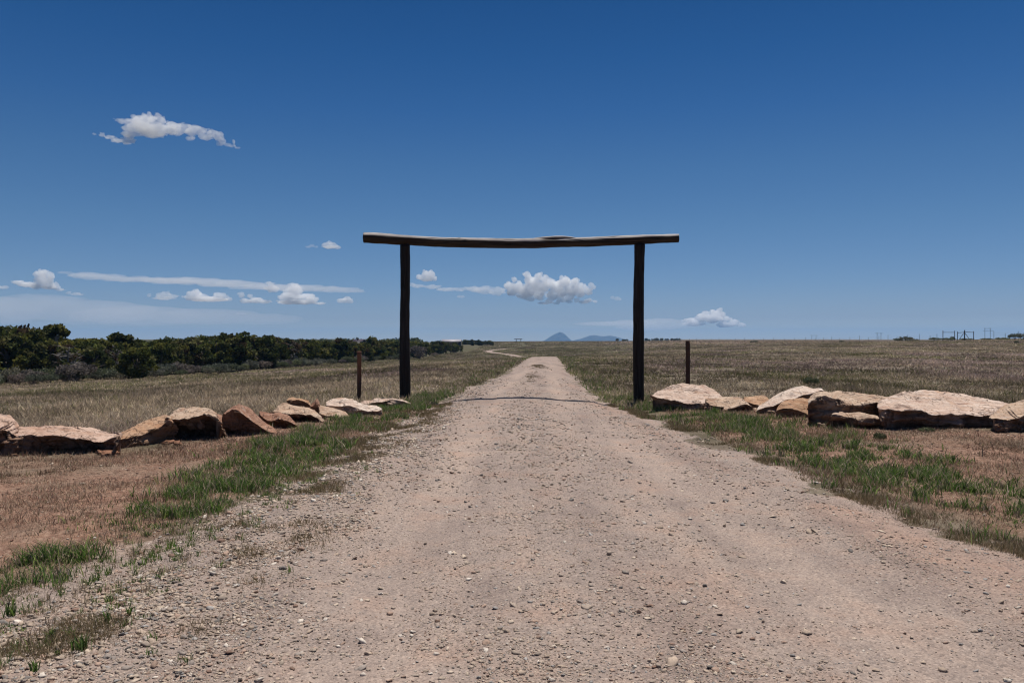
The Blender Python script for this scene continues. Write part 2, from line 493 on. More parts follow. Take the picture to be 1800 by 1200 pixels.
# ------------------------------------------------------------------ log gate
def log_tube(pts, rad, nseg=22, seed=1, rough=.05, groove=.02, cap=True, notch=None):
    """pts (n,3) centre line, rad (n,) radii -> V, quads, caps, weather"""
    pts = np.asarray(pts, float); n = len(pts)
    tan = np.gradient(pts, axis=0); tan /= np.linalg.norm(tan, axis=1)[:, None]
    ref = np.array([0, 1, 0.]) if abs(tan[0][1]) < .8 else np.array([1., 0, 0])
    b1 = np.cross(tan, ref); b1 /= np.linalg.norm(b1, axis=1)[:, None]
    b2 = np.cross(tan, b1)
    ang = np.linspace(0, 2 * np.pi, nseg, endpoint=False)
    L = np.concatenate([[0], np.cumsum(np.linalg.norm(np.diff(pts, axis=0), axis=1))])
    A, LL = np.meshgrid(ang, L)
    q = np.stack([np.cos(A).ravel() * 1.2, np.sin(A).ravel() * 1.2, LL.ravel() * .7], 1)
    q2 = np.stack([np.cos(A).ravel() * 5, np.sin(A).ravel() * 5, LL.ravel() * .8], 1)
    q3 = np.stack([np.cos(A).ravel() * 1.6, np.sin(A).ravel() * 1.6, LL.ravel() * 3.2], 1)
    dr = rough * .8 * fbm(q3, 3, seed + 5) + rough * fbm(q, 3, seed) + groove * fbm(q2, 3, seed + 9)
    rr = np.asarray(rad)[:, None] * (1 + dr.reshape(A.shape))
    off = np.cos(A)[..., None] * b1[:, None] + np.sin(A)[..., None] * b2[:, None]
    if notch is not None:
        rr = rr * notch(pts[:, None, 0] + 0 * A, off[..., 2])
    V = pts[:, None] + rr[..., None] * off
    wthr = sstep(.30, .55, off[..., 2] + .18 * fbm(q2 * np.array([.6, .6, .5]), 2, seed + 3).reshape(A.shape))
    V = V.reshape(-1, 3)
    i = np.arange(n - 1)[:, None] * nseg + np.arange(nseg)[None]
    j = np.arange(n - 1)[:, None] * nseg + (np.arange(nseg)[None] + 1) % nseg
    Q = np.stack([i, j, j + nseg, i + nseg], -1).reshape(-1, 4)
    w = wthr.ravel()
    c0, c1 = len(V), len(V) + 1
    V = np.vstack([V, pts[:1], pts[-1:]])
    w = np.concatenate([w, [0, 0]])
    k = np.arange(nseg); k2 = (k + 1) % nseg
    T = np.vstack([np.stack([np.full(nseg, c0), k2, k], 1), np.stack([np.full(nseg, c1), k + (n - 1) * nseg, k2 + (n - 1) * nseg], 1)])
    return V, [Q, T], w

def wood_mat(name, axis, dark, mid, light, weathered=(.30, .275, .26)):
    m, nt, out = new_mat(name)
    tc = N(nt, 'ShaderNodeTexCoord').outputs['Object']
    sc = [22, 22, 22]; sc[axis] = .9
    g = noise(nt, mapping(nt, tc, tuple(sc)), 1.0, 5, .65, .4)
    sc2 = [6, 6, 6]; sc2[axis] = .7
    b = noise(nt, mapping(nt, tc, tuple(sc2)), 1.0, 4, .6)
    c = ramp(nt, g, [(.3, dark), (.5, mid), (.72, light)])
    c = mix(nt, ramp(nt, b, [(.45, (0, 0, 0)), (.7, (1, 1, 1))]), c, (dark[0] * 2.6, dark[1] * 1.7, dark[2] * 1.0))
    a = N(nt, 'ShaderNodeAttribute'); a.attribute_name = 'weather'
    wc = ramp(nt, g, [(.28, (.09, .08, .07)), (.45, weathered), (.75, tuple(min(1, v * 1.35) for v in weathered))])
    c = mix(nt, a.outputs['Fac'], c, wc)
    cr = N(nt, 'ShaderNodeTexVoronoi', feature='DISTANCE_TO_EDGE')
    sc3 = [9, 9, 9]; sc3[axis] = .35
    nt.links.new(mapping(nt, tc, tuple(sc3)), cr.inputs['Vector'])
    cr.inputs['Scale'].default_value = 1.0
    crk = ramp(nt, cr.outputs['Distance'], [(.0, (.25,) * 3), (.05, (1,) * 3)])
    c = mix(nt, 1.0, c, crk, 'MULTIPLY')
    h = math_n(nt, 'ADD', math_n(nt, 'MULTIPLY', g, .6), crk)
    diffuse_out(nt, out, c, .8, bump(nt, h, .7, .012), .25)
    return m

def build_gate():
    D = 22.0
    root = empty('ranch_gate', (X(917, D), D, 0.0))
    tag(root, 'tall dark log gate with a sagging crossbeam spanning the gravel road', 'gate')
    ox, oy = root.location.x, root.location.y
    wp = wood_mat('dark_post_wood', 2, (.008, .0075, .0075), (.018, .016, .0155), (.05, .044, .04))
    wb = wood_mat('dark_beam_wood', 0, (.012, .009, .007), (.030, .022, .016), (.075, .052, .034), (.36, .33, .31))
    def post(pxt, pxb, pyt, wt, wb_, seed):
        n = 70
        zt, zb = Z(pyt, D), -0.45
        zz = np.linspace(zb, zt, n)
        f = np.clip((zz - Z(706, D)) / (zt - Z(706, D)), 0, 1)
        xx = X(pxb, D) + (X(pxt, D) - X(pxb, D)) * f - ox
        xx = xx + .012 * np.sin(zz * 1.3 + seed)
        rr = ((1 - f) * wb_ + f * wt) / 2 / F * D
        rr = rr * (1 + .03 * np.sin(zz * 2.1 + seed * 2))
        V, Fc, wv = log_tube(np.stack([xx, 0 * zz, zz], 1), rr, 26, seed, .05, .05)
        mesh_np('post', V, Fc, wp, root, True, {'weather': wv * 0})
    post(711.5, 712.5, 431, 16.5, 18.8, 3)
    post(1123.5, 1122.0, 429.5, 17.6, 19.2, 8)
    # crossbeam
    pxs = np.array([639.5, 665, 712, 780, 840, 900, 950, 1000, 1050, 1100, 1150, 1192.5])
    top = np.array([408, 409.5, 413, 417, 418.5, 419.5, 419.0, 417.5, 416.2, 414.2, 412.2, 411.0])
    bot = np.array([426.5, 428, 430.5, 434, 435.2, 436.0, 435.5, 434.2, 432.6, 430.4, 428.0, 426.0])
    t = np.linspace(0, 1, 150)
    px = pxs[0] + (pxs[-1] - pxs[0]) * t
    # smooth interpolation
    def sm(v):
        y = np.interp(px, pxs, v)
        k = np.ones(9) / 9
        return np.convolve(np.pad(y, 4, mode='edge'), k, 'valid')
    tp, bt = sm(top), sm(bot)
    pts = np.stack([X(px, D) - ox, 0 * px + .0, (Z(tp, D) + Z(bt, D)) / 2], 1)
    rr = (bt - tp) / 2 / F * D
    x0, x1 = X(948, D) - ox, X(986, D) - ox
    def notch(xx, up):
        s = np.exp(-np.abs((xx - (x0 + x1) / 2) / ((x1 - x0) / 2)) ** 3)
        return 1 - .16 * s * sstep(.35, .95, up)
    V, Fc, wv = log_tube(pts, rr, 36, 21, .06, .06, notch=notch)
    cx = V[:, 0]
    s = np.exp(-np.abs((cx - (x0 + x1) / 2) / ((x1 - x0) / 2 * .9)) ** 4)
    mesh_np('crossbeam', V, Fc, wb, root, True, {'weather': wv * (1 - .95 * s)})  # grey weathering faded out over the shallow hollow, its shade painted in
    # lifted sliver of split wood over the hollow
    pxv = np.linspace(930, 1013, 40)
    k = (pxv - 930) / 83
    pyv = np.interp(pxv, [930, 945, 960, 975, 990, 1013], [421.0, 419.4, 418.2, 417.4, 417.2, 418.4]) + 0.4
    pts = np.stack([X(pxv, D) - ox, -.03 + .03 * np.sin(k * 5), Z(pyv, D)], 1)
    rad = .036 * np.sin(np.pi * np.clip(k * .96 + .03, 0, 1)) ** .6 + .004
    V, Fc, wv = log_tube(pts, rad, 10, 31, .12, .05)
    mesh_np('split_sliver', V, Fc, wb, root, True, {'weather': np.clip(wv + .35, 0, 1)})
build_gate()

# rusty steel fence posts on either side of the gate
def rust_mat():
    m, nt, out = new_mat('rusty_steel')
    tc = N(nt, 'ShaderNodeTexCoord').outputs['Object']
    n1 = noise(nt, tc, 9, 5, .65)
    n2 = noise(nt, mapping(nt, tc, (30, 30, 4)), 1, 4, .6)
    c = ramp(nt, n1, [(.3, (.025, .014, .011)), (.52, (.06, .03, .02)), (.75, (.14, .06, .032))])
    a = N(nt, 'ShaderNodeAttribute'); a.attribute_name = 'rust'
    c2 = ramp(nt, n2, [(.3, (.16, .06, .03)), (.7, (.3, .13, .065))])
    c = mix(nt, a.outputs['Fac'], c, c2)
    diffuse_out(nt, out, c, .75, bump(nt, n1, .4, .01), .3)
    return m
RUST = rust_mat()

def steel_post(px, pyt, d, wpx, label, rusty, lip):
    x = X(px, d)
    g = gz(x, d)
    root = empty('fence_post', (x, d, g))
    tag(root, label, 'fence post', 'steel posts beside the gate')
    zt = Z(pyt, d) - g
    r = wpx / 2 / F * d
    n = 26
    zz = np.linspace(-.35, zt, n)
    V, Fc, wv = log_tube(np.stack([.006 * np.sin(zz * 1.5), 0 * zz, zz], 1), np.full(n, r), 16, int(px), .01, .01)
    top = sstep(zt * .25, zt * .8, V[:, 2]) * rusty
    mesh_np('pipe', V, Fc, RUST, root, True, {'rust': top})
    # cap plate welded on the open end
    cz = np.array([zt - .005, zt + .0, zt + .018, zt + .026])
    cr = np.array([r * 1.0, r * lip, r * lip, r * .9])
    V, Fc, wv = log_tube(np.stack([0 * cz, 0 * cz, cz], 1), cr, 16, 3, .0, .0)
    mesh_np('cap', V, Fc, RUST, root, False, {'rust': np.full(len(V), .5 * rusty + .05)})
steel_post(631.2, 619, 22.3, 7.6, 'rusty orange steel pipe post with a wider cap, behind the left boulders', .9, 1.22)
steel_post(1208.8, 600, 22.6, 7.8, 'dark brown steel post rising behind the large pale boulder', .12, 1.02)

# ------------------------------------------------------------------ sandstone boulders
def rock_mat():
    m, nt, out = new_mat('sandstone')
    tc = N(nt, 'ShaderNodeTexCoord').outputs['Object']
    oi = N(nt, 'ShaderNodeObjectInfo')
    n1 = noise(nt, tc, 2.2, 6, .62, .4)
    n2 = noise(nt, mapping(nt, tc, (2, 2, 16)), 1.0, 5, .6, .6)
    n3 = noise(nt, tc, 22, 5, .7)
    n4 = noise(nt, mapping(nt, tc, (1, 1, 1)), 4.5, 5, .6, .8)
    tone = ramp(nt, n1, [(.28, (.62, .46, .40)), (.45, (.92, .84, .78)), (.6, (1.08, 1.04, 1.0)), (.78, (1.18, 1.16, 1.14))])
    c = mix(nt, 1.0, oi.outputs['Color'], tone, 'MULTIPLY')
    band = ramp(nt, n2, [(.36, (.80, .66, .56)), (.5, (1, 1, 1)), (.66, (1.06, .98, .9))])
    c = mix(nt, .7, c, mix(nt, 1.0, c, band, 'MULTIPLY'))
    rust = ramp(nt, n4, [(.52, (0, 0, 0)), (.68, (1, 1, 1))])
    c = mix(nt, math_n(nt, 'MULTIPLY', rust, .32), c, (.36, .20, .115))
    n5 = noise(nt, mapping(nt, tc, (1, 1.4, 1)), 1.5, 6, .68, 1.2)
    c = mix(nt, ramp(nt, n5, [(.55, (0, 0, 0)), (.63, (.75,) * 3)]), c, (.15, .105, .085))
    c = mix(nt, ramp(nt, n5, [(.32, (.6,) * 3), (.42, (0, 0, 0))]), c, (.60, .53, .47))
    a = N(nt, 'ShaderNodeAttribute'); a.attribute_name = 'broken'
    shade_brown = ramp(nt, n3, [(.3, (.13, .072, .045)), (.7, (.27, .165, .11))])
    c = mix(nt, a.outputs['Fac'], c, shade_brown)  # broken-stone brown on the fronts, also painting in part of their shade
    spk = ramp(nt, n3, [(.24, (.55, .5, .48)), (.42, (1, 1, 1))])
    c = mix(nt, .8, c, mix(nt, 1.0, c, spk, 'MULTIPLY'))
    c = mix(nt, 1.0, c, (.92, .91, .91), 'MULTIPLY')
    vr = N(nt, 'ShaderNodeTexVoronoi', feature='DISTANCE_TO_EDGE'); vr.inputs['Scale'].default_value = 1.0
    vd = N(nt, 'ShaderNodeVectorMath', operation='ADD')
    nt.links.new(mapping(nt, tc, (1.1, 1.7, 6.5)), vd.inputs[0])
    nz = N(nt, 'ShaderNodeTexNoise'); nz.inputs['Scale'].default_value = 3.0; nz.inputs['Detail'].default_value = 4
    nt.links.new(tc, nz.inputs['Vector'])
    sc_ = N(nt, 'ShaderNodeVectorMath', operation='SCALE'); sc_.inputs['Scale'].default_value = 2.2
    nt.links.new(nz.outputs['Color'], sc_.inputs[0]); nt.links.new(sc_.outputs[0], vd.inputs[1])
    nt.links.new(vd.outputs[0], vr.inputs['Vector'])
    crk = ramp(nt, vr.outputs['Distance'], [(.0, (0, 0, 0)), (.03, (1, 1, 1))])
    gate = ramp(nt, n1, [(.46, (1, 1, 1)), (.56, (0, 0, 0))])
    crk = math_n(nt, 'MAXIMUM', crk, gate)
    c = mix(nt, 1.0, c, ramp(nt, crk, [(0, (.45, .37, .32)), (1, (1, 1, 1))]), 'MULTIPLY')
    h = math_n(nt, 'ADD', math_n(nt, 'MULTIPLY', crk, .5), math_n(nt, 'MULTIPLY', n3, .45))
    h = math_n(nt, 'ADD', h, math_n(nt, 'ADD', math_n(nt, 'MULTIPLY', n1, .9), math_n(nt, 'MULTIPLY', n2, .7)))
    diffuse_out(nt, out, c, .92, bump(nt, h, .9, .06), .15)
    return m
ROCK = rock_mat()

def cell_facets(P, cell, seed):
    """piecewise-planar offset: every voronoi cell tilts the surface its own way"""
    Q = P / cell
    base = np.floor(Q).astype(np.int64)
    best = np.full(len(Q), 1e9); val = np.zeros(len(Q))
    for dx in (-1, 0, 1):
        for dy in (-1, 0, 1):
            for dz in (-1, 0, 1):
                ix, iy, iz = base[:, 0] + dx, base[:, 1] + dy, base[:, 2] + dz
                c = np.stack([ix + .5 + .45 * _h(ix, iy, iz, seed), iy + .5 + .45 * _h(ix, iy, iz, seed + 1), iz + .5 + .45 * _h(ix, iy, iz, seed + 2)], 1)
                dv = Q - c
                dd = (dv ** 2).sum(1)
                v = dv[:, 0] * _h(ix, iy, iz, seed + 3) + dv[:, 1] * _h(ix, iy, iz, seed + 4) + dv[:, 2] * _h(ix, iy, iz, seed + 5) + .5 * _h(ix, iy, iz, seed + 6)
                w = dd < best
                best = np.where(w, dd, best); val = np.where(w, v, val)
    return val * cell

def rock(label, d, D, st, color, seed, under=.18, facet=.10, noise_a=.05, d2=None, bulge=.04, broken=1.0, jag=1.0):
    """st: stations (px, y of back skyline, y of front top edge, y of foot); D depth of the slab; d front distance."""
    st = np.array(st, float)
    d2 = d if d2 is None else d2
    n = 120
    px = np.linspace(st[0, 0], st[-1, 0], n)
    yt, ye, yb = (np.interp(px, st[:, 0], st[:, k]) for k in (1, 2, 3))
    t = np.linspace(0, 1, n)
    dd = d + (d2 - d) * t
    sx = X(px, d)
    def n1(sc, sd_, o=3): return fbm(np.stack([sx / sc, 0 * sx + seed * .37, 0 * sx], 1), o, seed + sd_)
    thp = np.clip((yb - ye) / 20, .1, 1) * jag
    ye = ye + thp * (2.6 * n1(.35, 1) + 1.2 * np.round(2 * n1(.22, 2)) / 2)
    yt = yt + .8 * n1(.3, 3) + .5 * np.round(2 * n1(.15, 4)) / 2
    ye = np.maximum(ye, yt + .8)
    dd = dd + thp * (.14 * n1(.6, 5) + .12 * np.round(2.5 * n1(.28, 6)) / 2.5)
    endf = np.clip(1 - np.abs(2 * t - 1) ** 5, 0.0, 1)
    dep = D * (.30 + .70 * endf ** .6)
    xc = X(px, dd)
    rows = []
    nf, ntp, nbk = 26, 34, 8
    ze, zb = Z(ye, dd), Z(yb, dd)
    zb = np.minimum(zb, ze - .03)
    th = ze - zb
    for k in range(nf):                       # front face, foot to edge, leaning out towards the edge
        f = k / nf
        yy = dd + under * (1 + 1.5 * jag * n1(.5, 11)) * np.minimum(1, th / .3) * (1 - f) ** .8
        zz = zb - .10 * (1 - f) ** 4 + th * f
        lq = np.stack([sx * 1.3, zz * 10, 0 * sx + seed], 1)
        yy = yy + .075 * np.round(2 * fbm(lq, 2, seed + 7)) / 2 * np.minimum(1, th / .25) * sstep(1, .85, f)
        rows.append(np.stack([xc, yy, zz], 1))
    for k in range(ntp + 1):                  # top, edge to skyline
        f = k / ntp
        yy = dd + dep * f
        py = ye + (yt - ye) * f
        zz = Z(py, yy)
        zz = zz + bulge * np.sin(np.pi * f) * endf
        lq = np.stack([sx * 1.1 + yy * .3, yy * 1.7, 0 * sx + seed], 1)
        zz = zz + (.05 * np.round(2.5 * fbm(lq, 3, seed + 8)) / 2.5 + .02 * fbm(lq * 3, 3, seed + 9)) * np.sin(np.pi * np.clip(f, 0, 1)) ** .5 * endf * np.minimum(1, th / .2 + .3)
        xx = X(px, dd) * (1 - f) + X(px, yy) * f
        rows.append(np.stack([xx, yy, zz], 1))
    zlast = rows[-1][:, 2]
    gb = ground_z(rows[-1][:, 0], rows[-1][:, 1]) - .15
    for k in range(1, nbk + 1):               # back face down into the ground
        f = k / nbk
        yy = dd + dep * (1 + .10 * np.sin(np.pi * f))
        rows.append(np.stack([X(px, dd + dep), yy, zlast * (1 - f) + np.minimum(gb, zlast - .05) * f], 1))
    G = np.stack(rows, 1)                      # (n, m, 3)
    m = G.shape[1]
    V = G.reshape(-1, 3)
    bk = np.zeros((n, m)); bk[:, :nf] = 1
    i = np.arange(n - 1)[:, None] * m + np.arange(m)[None]
    j = np.arange(n - 1)[:, None] * m + (np.arange(m)[None] + 1) % m
    Q = np.stack([i, i + m, j + m, j], -1).reshape(-1, 4)
    c0, c1 = len(V), len(V) + 1
    V = np.vstack([V, G[0].mean(0)[None], G[-1].mean(0)[None]])
    bk = np.concatenate([bk.ravel(), [1, 1]])
    k = np.arange(m); k2 = (k + 1) % m
    T = np.vstack([np.stack([np.full(m, c0), k, k2], 1), np.stack([np.full(m, c1), k2 + (n - 1) * m, k + (n - 1) * m], 1)])
    # displacement
    cen = V.mean(0)
    nr = V - cen; nr[:, 2] *= 2.0; nr /= np.linalg.norm(nr, axis=1)[:, None] + 1e-9
    P = V * np.array([1, 1, 1.8])
    isf = bk
    disp = facet * (cell_facets(P, .42, seed) * .9 + cell_facets(P, .15, seed + 20) * 1.3) / .42 * .5
    disp = disp * (.40 + 1.3 * isf) + noise_a * .5 * fbm(P * 3.0, 4, seed + 40) * (.5 + isf)
    # strata steps on the broken front
    str_ = (np.abs((V[:, 2] / .075 + .8 * fbm(V * 1.5, 2, seed + 50)) % 1 - .5) - .25) * .06
    disp = disp + str_ * isf
    V = V + nr * disp[:, None] * np.array([1, 1, .75])
    V[:, 2] += (1 - isf) * .018 * fbm(V * np.array([5, 5, 5]), 3, seed + 60)
    base = np.array([cen[0], cen[1], gz(cen[0], cen[1])])
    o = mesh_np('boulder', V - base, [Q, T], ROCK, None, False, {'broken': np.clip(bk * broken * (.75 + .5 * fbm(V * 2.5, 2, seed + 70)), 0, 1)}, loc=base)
    o.color = (*color, 1)
    return tag(o, label, 'boulder', 'sandstone boulders lining the entrance')

PALE, CREAM, PINK, ORANGE, REDC, WHITE = (.56, .475, .42), (.50, .41, .33), (.50, .385, .325), (.44, .305, .21), (.32, .20, .15), (.64, .575, .52)
# left row, from the picture's edge towards the gate
rock('pinkish boulder cut by the left edge of the photo', 12.2, 1.4, [(-62, 745, 758, 790), (-30, 728, 745, 790), (0, 731, 752, 790), (10, 741, 758, 786), (20, 756, 764, 780)], PINK, 101)
rock('longest low flat slab of the left row, thin lit top over a deep dark hollow', 12.25, 1.25, [(10, 762, 764, 790), (14, 756, 764, 791), (30, 750, 765, 793), (60, 749, 767, 794), (100, 748, 769, 795), (140, 750, 773, 793), (165, 752, 777, 789), (190, 757, 774, 787), (206, 761, 765, 786), (209, 763, 764, 784)], PINK, 102, under=.55)
rock('tan slab sloping up to the right, beside the longest flat slab', 12.6, 1.0, [(191, 775, 778, 790), (205, 763, 772, 788), (225, 753, 769, 786), (245, 745, 764, 785), (265, 738, 757, 783), (282, 733, 748, 779), (296, 731, 738, 775), (303, 735, 741, 770)], ORANGE, 103, jag=.6, under=.15, d2=13.6)
rock('boulder with a rounded tan top over a black cave on its left', 13.8, 1.0, [(296, 731, 735, 772), (303, 727, 736, 771), (315, 720, 736, 770), (330, 718, 736, 768), (345, 719, 730, 768), (360, 723, 728, 766), (372, 729, 735, 764), (380, 738, 742, 760)], CREAM, 104, under=.45, facet=.16)
rock('low reddish rubble lump between the cave boulder and the pointed slab', 15.3, .6, [(374, 738, 744, 760), (380, 728, 740, 760), (390, 730, 742, 760), (401, 736, 748, 761), (410, 748, 752, 762)], REDC, 105, facet=.14)
rock('pointed brown slab with one steep lit side and a black front', 14.3, .9, [(392, 728, 730, 752), (398, 722, 725, 757), (408, 716, 719, 759), (419, 709, 722, 760), (428, 713, 729, 760), (440, 721, 738, 761), (455, 733, 748, 762), (470, 746, 757, 762), (484, 758, 761, 764)], REDC, 106, jag=.25, under=.28, facet=.05, noise_a=.03)
rock('low red rock wedged between the pointed slab and a mottled boulder', 15.4, .6, [(455, 722, 726, 745), (462, 724, 733, 750), (475, 728, 741, 753), (490, 730, 737, 753), (505, 735, 739, 751), (519, 744, 747, 750)], REDC, 107, under=.3)
rock('mottled orange boulder with a black hollow under its right half', 16.2, .8, [(482, 722, 726, 733), (487, 714, 724, 735), (495, 711, 726, 738), (510, 714, 729, 743), (530, 718, 727, 745), (545, 724, 728, 745), (558, 730, 734, 743), (567, 739, 741, 742)], CREAM, 108, under=.35, facet=.13)
rock('brown block perched behind the mottled boulder', 17.8, .6, [(503, 702, 704, 716), (506, 699, 703, 718), (514, 698, 703, 719), (525, 701, 704, 721), (540, 706, 708, 723), (546, 711, 713, 724)], ORANGE, 109, under=.1)
rock('narrow upright rock chip standing before the brown block', 17.2, .3, [(544, 715, 716, 728), (549, 712, 714, 730), (555, 704, 708, 731), (559, 708, 712, 732), (563, 722, 724, 733)], REDC, 110, under=.03, facet=.05)
rock('smooth tan slab dipping to the right, right of the upright chip', 17.0, .7, [(560, 712, 726, 734), (566, 713, 728, 736), (580, 715, 732, 737), (595, 720, 734, 737), (607, 726, 734, 736), (613, 730, 733, 735)], CREAM, 111, jag=.3, under=.08, facet=.04)
rock('long whitish slab with an orange front lying below the rusty pipe post', 17.7, .9, [(574, 706, 712, 718), (578, 703, 713, 722), (592, 701, 712, 727), (610, 703, 713, 731), (630, 707, 718, 731), (645, 711, 722, 731), (660, 713, 722, 727), (671, 717, 720, 723)], WHITE, 112, under=.14, broken=.75)
rock('thin pale slab arched over a dark gap at the foot of the left gate post', 19.8, 1.2, [(634, 706, 710, 716), (648, 703, 711, 718), (668, 702, 706, 717), (690, 701, 703, 716), (704, 704, 705, 714), (716, 707, 709, 714), (725, 712, 713, 715)], PALE, 113, under=.5)
# right row
rock('large pale domed boulder beside the right gate post', 19.0, 1.5, [(1149, 692, 694, 706), (1156, 687, 699, 714), (1168, 682, 701, 716), (1185, 675, 704, 717), (1200, 673, 708, 719), (1220, 675, 711, 719), (1240, 678, 708, 720), (1255, 685, 706, 721), (1268, 694, 702, 719), (1274, 701, 704, 716)], PALE, 121, under=.32, facet=.12)
rock('broken layered rock right of the large pale domed boulder', 18.4, .8, [(1240, 702, 708, 724), (1250, 698, 714, 726), (1268, 697, 716, 725), (1285, 697, 715, 724), (1300, 698, 713, 722), (1308, 702, 711, 720), (1314, 710, 713, 719)], CREAM, 122, under=.28, facet=.24)
rock('flat orange slab between the layered rock and the tilted white slab', 18.8, .7, [(1304, 701, 706, 720), (1312, 696, 706, 721), (1330, 695, 711, 721), (1345, 696, 713, 720), (1354, 702, 710, 718)], ORANGE, 123, under=.15, facet=.05)
rock('white slab tilted up to the right above two orange rocks', 17.9, .9, [(1334, 717, 720, 725), (1345, 708, 716, 727), (1360, 698, 714, 728), (1378, 688, 706, 727), (1398, 680, 699, 722), (1412, 678, 692, 716), (1430, 683, 690, 705), (1443, 683, 686, 694), (1449, 686, 687, 691)], WHITE, 124, jag=.5, under=.3, facet=.04, broken=.8)
rock('plain tan rock leaning below the tilted white slab', 17.3, .6, [(1367, 718, 720, 724), (1378, 710, 717, 727), (1392, 702, 719, 729), (1410, 699, 724, 732), (1424, 700, 730, 734), (1432, 702, 729, 733)], ORANGE, 125, jag=.25, under=.06, facet=.03, noise_a=.02)
rock('big square ended block with a dark brown face and a rust red overhang', 16.2, 1.3, [(1423, 704, 708, 738), (1430, 697, 702, 741), (1445, 692, 698, 742), (1462, 690, 698, 743), (1475, 687, 703, 743), (1490, 688, 709, 742), (1510, 691, 712, 738), (1535, 694, 711, 736), (1560, 698, 708, 735), (1576, 702, 706, 733)], CREAM, 126, under=.12, facet=.09)
rock('small flat slab lying in front of the big square ended block', 15.3, .55, [(1464, 728, 731, 748), (1470, 727, 733, 751), (1490, 726, 734, 753), (1510, 726, 735, 754), (1535, 729, 736, 752), (1558, 734, 738, 747), (1564, 738, 741, 745)], CREAM, 127, under=.2)
rock('widest boulder of all, a huge whale backed pinkish slab', 15.2, 2.3, [(1551, 714, 718, 736), (1556, 703, 719, 742), (1570, 694, 719, 746), (1590, 688, 720, 748), (1615, 686, 723, 749), (1645, 687, 726, 751), (1680, 690, 729, 752), (1710, 696, 731, 752), (1740, 701, 731, 752), (1765, 706, 730, 751), (1782, 712, 726, 748), (1790, 720, 726, 744)], PALE, 128, under=.22, facet=.10)
rock('tan boulder cut by the right edge of the photo', 14.6, 1.3, [(1748, 733, 736, 748), (1756, 726, 738, 752), (1770, 716, 740, 755), (1785, 709, 737, 756), (1800, 705, 731, 757), (1825, 700, 726, 758), (1850, 704, 724, 756), (1868, 715, 722, 752)], CREAM, 129, under=.35, facet=.13)

def chip(x, y, s, color, label, group, seed):
    r_ = np.random.default_rng(seed)
    V = ICO3[0].copy()
    V = V * (1 + .9 * cell_facets(V * 1.0 + seed, .8, seed)[:, None] + .12 * fbm(V * 2.2, 3, seed)[:, None])
    V = V * np.array([r_.uniform(.8, 1.4), r_.uniform(.6, 1), r_.uniform(.38, .65)]) * s
    a = r_.uniform(0, 6.28)
    R = np.array([[math.cos(a), -math.sin(a), 0], [math.sin(a), math.cos(a), 0], [0, 0, 1]])
    o = mesh_np('stone', V @ R.T, ICO3[1], ROCK, None, False, {'broken': np.clip(.4 + .8 * fbm(V * 6 / s, 2, seed), 0, 1) * (V[:, 2] < .3 * s)}, loc=(x, y, gz(x, y) + s * .12))
    o.color = (*color, 1)
    return tag(o, label, 'stone', group)
rr_ = random.Random(5)
for k, (px, py, s_) in enumerate(((383, 757, .13), (388, 748, .16), (379, 741, .12), (395, 760, .09), (377, 764, .10), (391, 754, .08), (186, 788, .10), (196, 796, .12), (178, 793, .08), (300, 776, .09), (312, 779, .08))):
    d_ = F * CZ / (py - HY) * 1.0
    chip(X(px, d_), d_, s_, (.30, .17, .115), 'reddish rubble stone at the foot of the left boulders' if k < 6 else 'reddish stone lying before the flat slabs at left', 'rubble stones of the left boulder row', 700 + k)
for k, (px, py, s_, lab) in enumerate(((658, 741, .10, 'grey brown stone lying on the left gravel edge below the white slab'), (692, 731, .07, 'smaller stone on the left gravel edge nearer the gate'),
                                       (1355, 731, .12, 'small pale stone at the foot of the tilted white slab'), (1330, 727, .13, 'pale rubble stone under the flat orange slab'), (1318, 724, .10, 'dark rubble stone right of the layered rock'),
                                       (1446, 747, .08, 'pinkish stone below the corner of the big square ended block'), (1143, 706, .09, 'pale stone beside the foot of the right gate post'))):
    d_ = F * CZ / (py - HY)
    chip(X(px, d_), d_, s_, (.42, .34, .28), lab, None, 740 + k)

# ------------------------------------------------------------------ woodland
def leaf_mat(name, tint=(1, 1, 1), trans=.25):
    m, nt, out = new_mat(name)
    a = N(nt, 'ShaderNodeAttribute'); a.attribute_name = 'col'
    c = mix(nt, 1.0, a.outputs['Color'], tint, 'MULTIPLY')
    oi = N(nt, 'ShaderNodeObjectInfo')
    r = ramp(nt, oi.outputs['Random'], [(0, (.80, .82, .75)), (.5, (1, 1, 1)), (1, (1.2, 1.12, .95))])
    c = mix(nt, 1.0, c, r, 'MULTIPLY')
    d = N(nt, 'ShaderNodeBsdfDiffuse'); nt.links.new(c, d.inputs['Color'])
    t = N(nt, 'ShaderNodeBsdfTranslucent'); nt.links.new(c, t.inputs['Color'])
    ms = N(nt, 'ShaderNodeMixShader'); ms.inputs[0].default_value = trans
    nt.links.new(d.outputs[0], ms.inputs[1]); nt.links.new(t.outputs[0], ms.inputs[2])
    nt.links.new(ms.outputs[0], out.inputs['Surface'])
    return m

def bark_mat(name, dark, light):
    m, nt, out = new_mat(name)
    tc = N(nt, 'ShaderNodeTexCoord').outputs['Object']
    g = noise(nt, mapping(nt, tc, (9, 9, 2)), 1.0, 4, .6)
    diffuse_out(nt, out, ramp(nt, g, [(.3, dark), (.7, light)]), .9)
    return m
LEAF = leaf_mat('juniper_foliage', (1.02, .97, .95))
SAGE = leaf_mat('sagebrush_foliage')
BARK = bark_mat('juniper_bark', (.07, .055, .045), (.16, .135, .115))
DEADWOOD = bark_mat('bleached_deadwood', (.13, .115, .105), (.27, .25, .235))

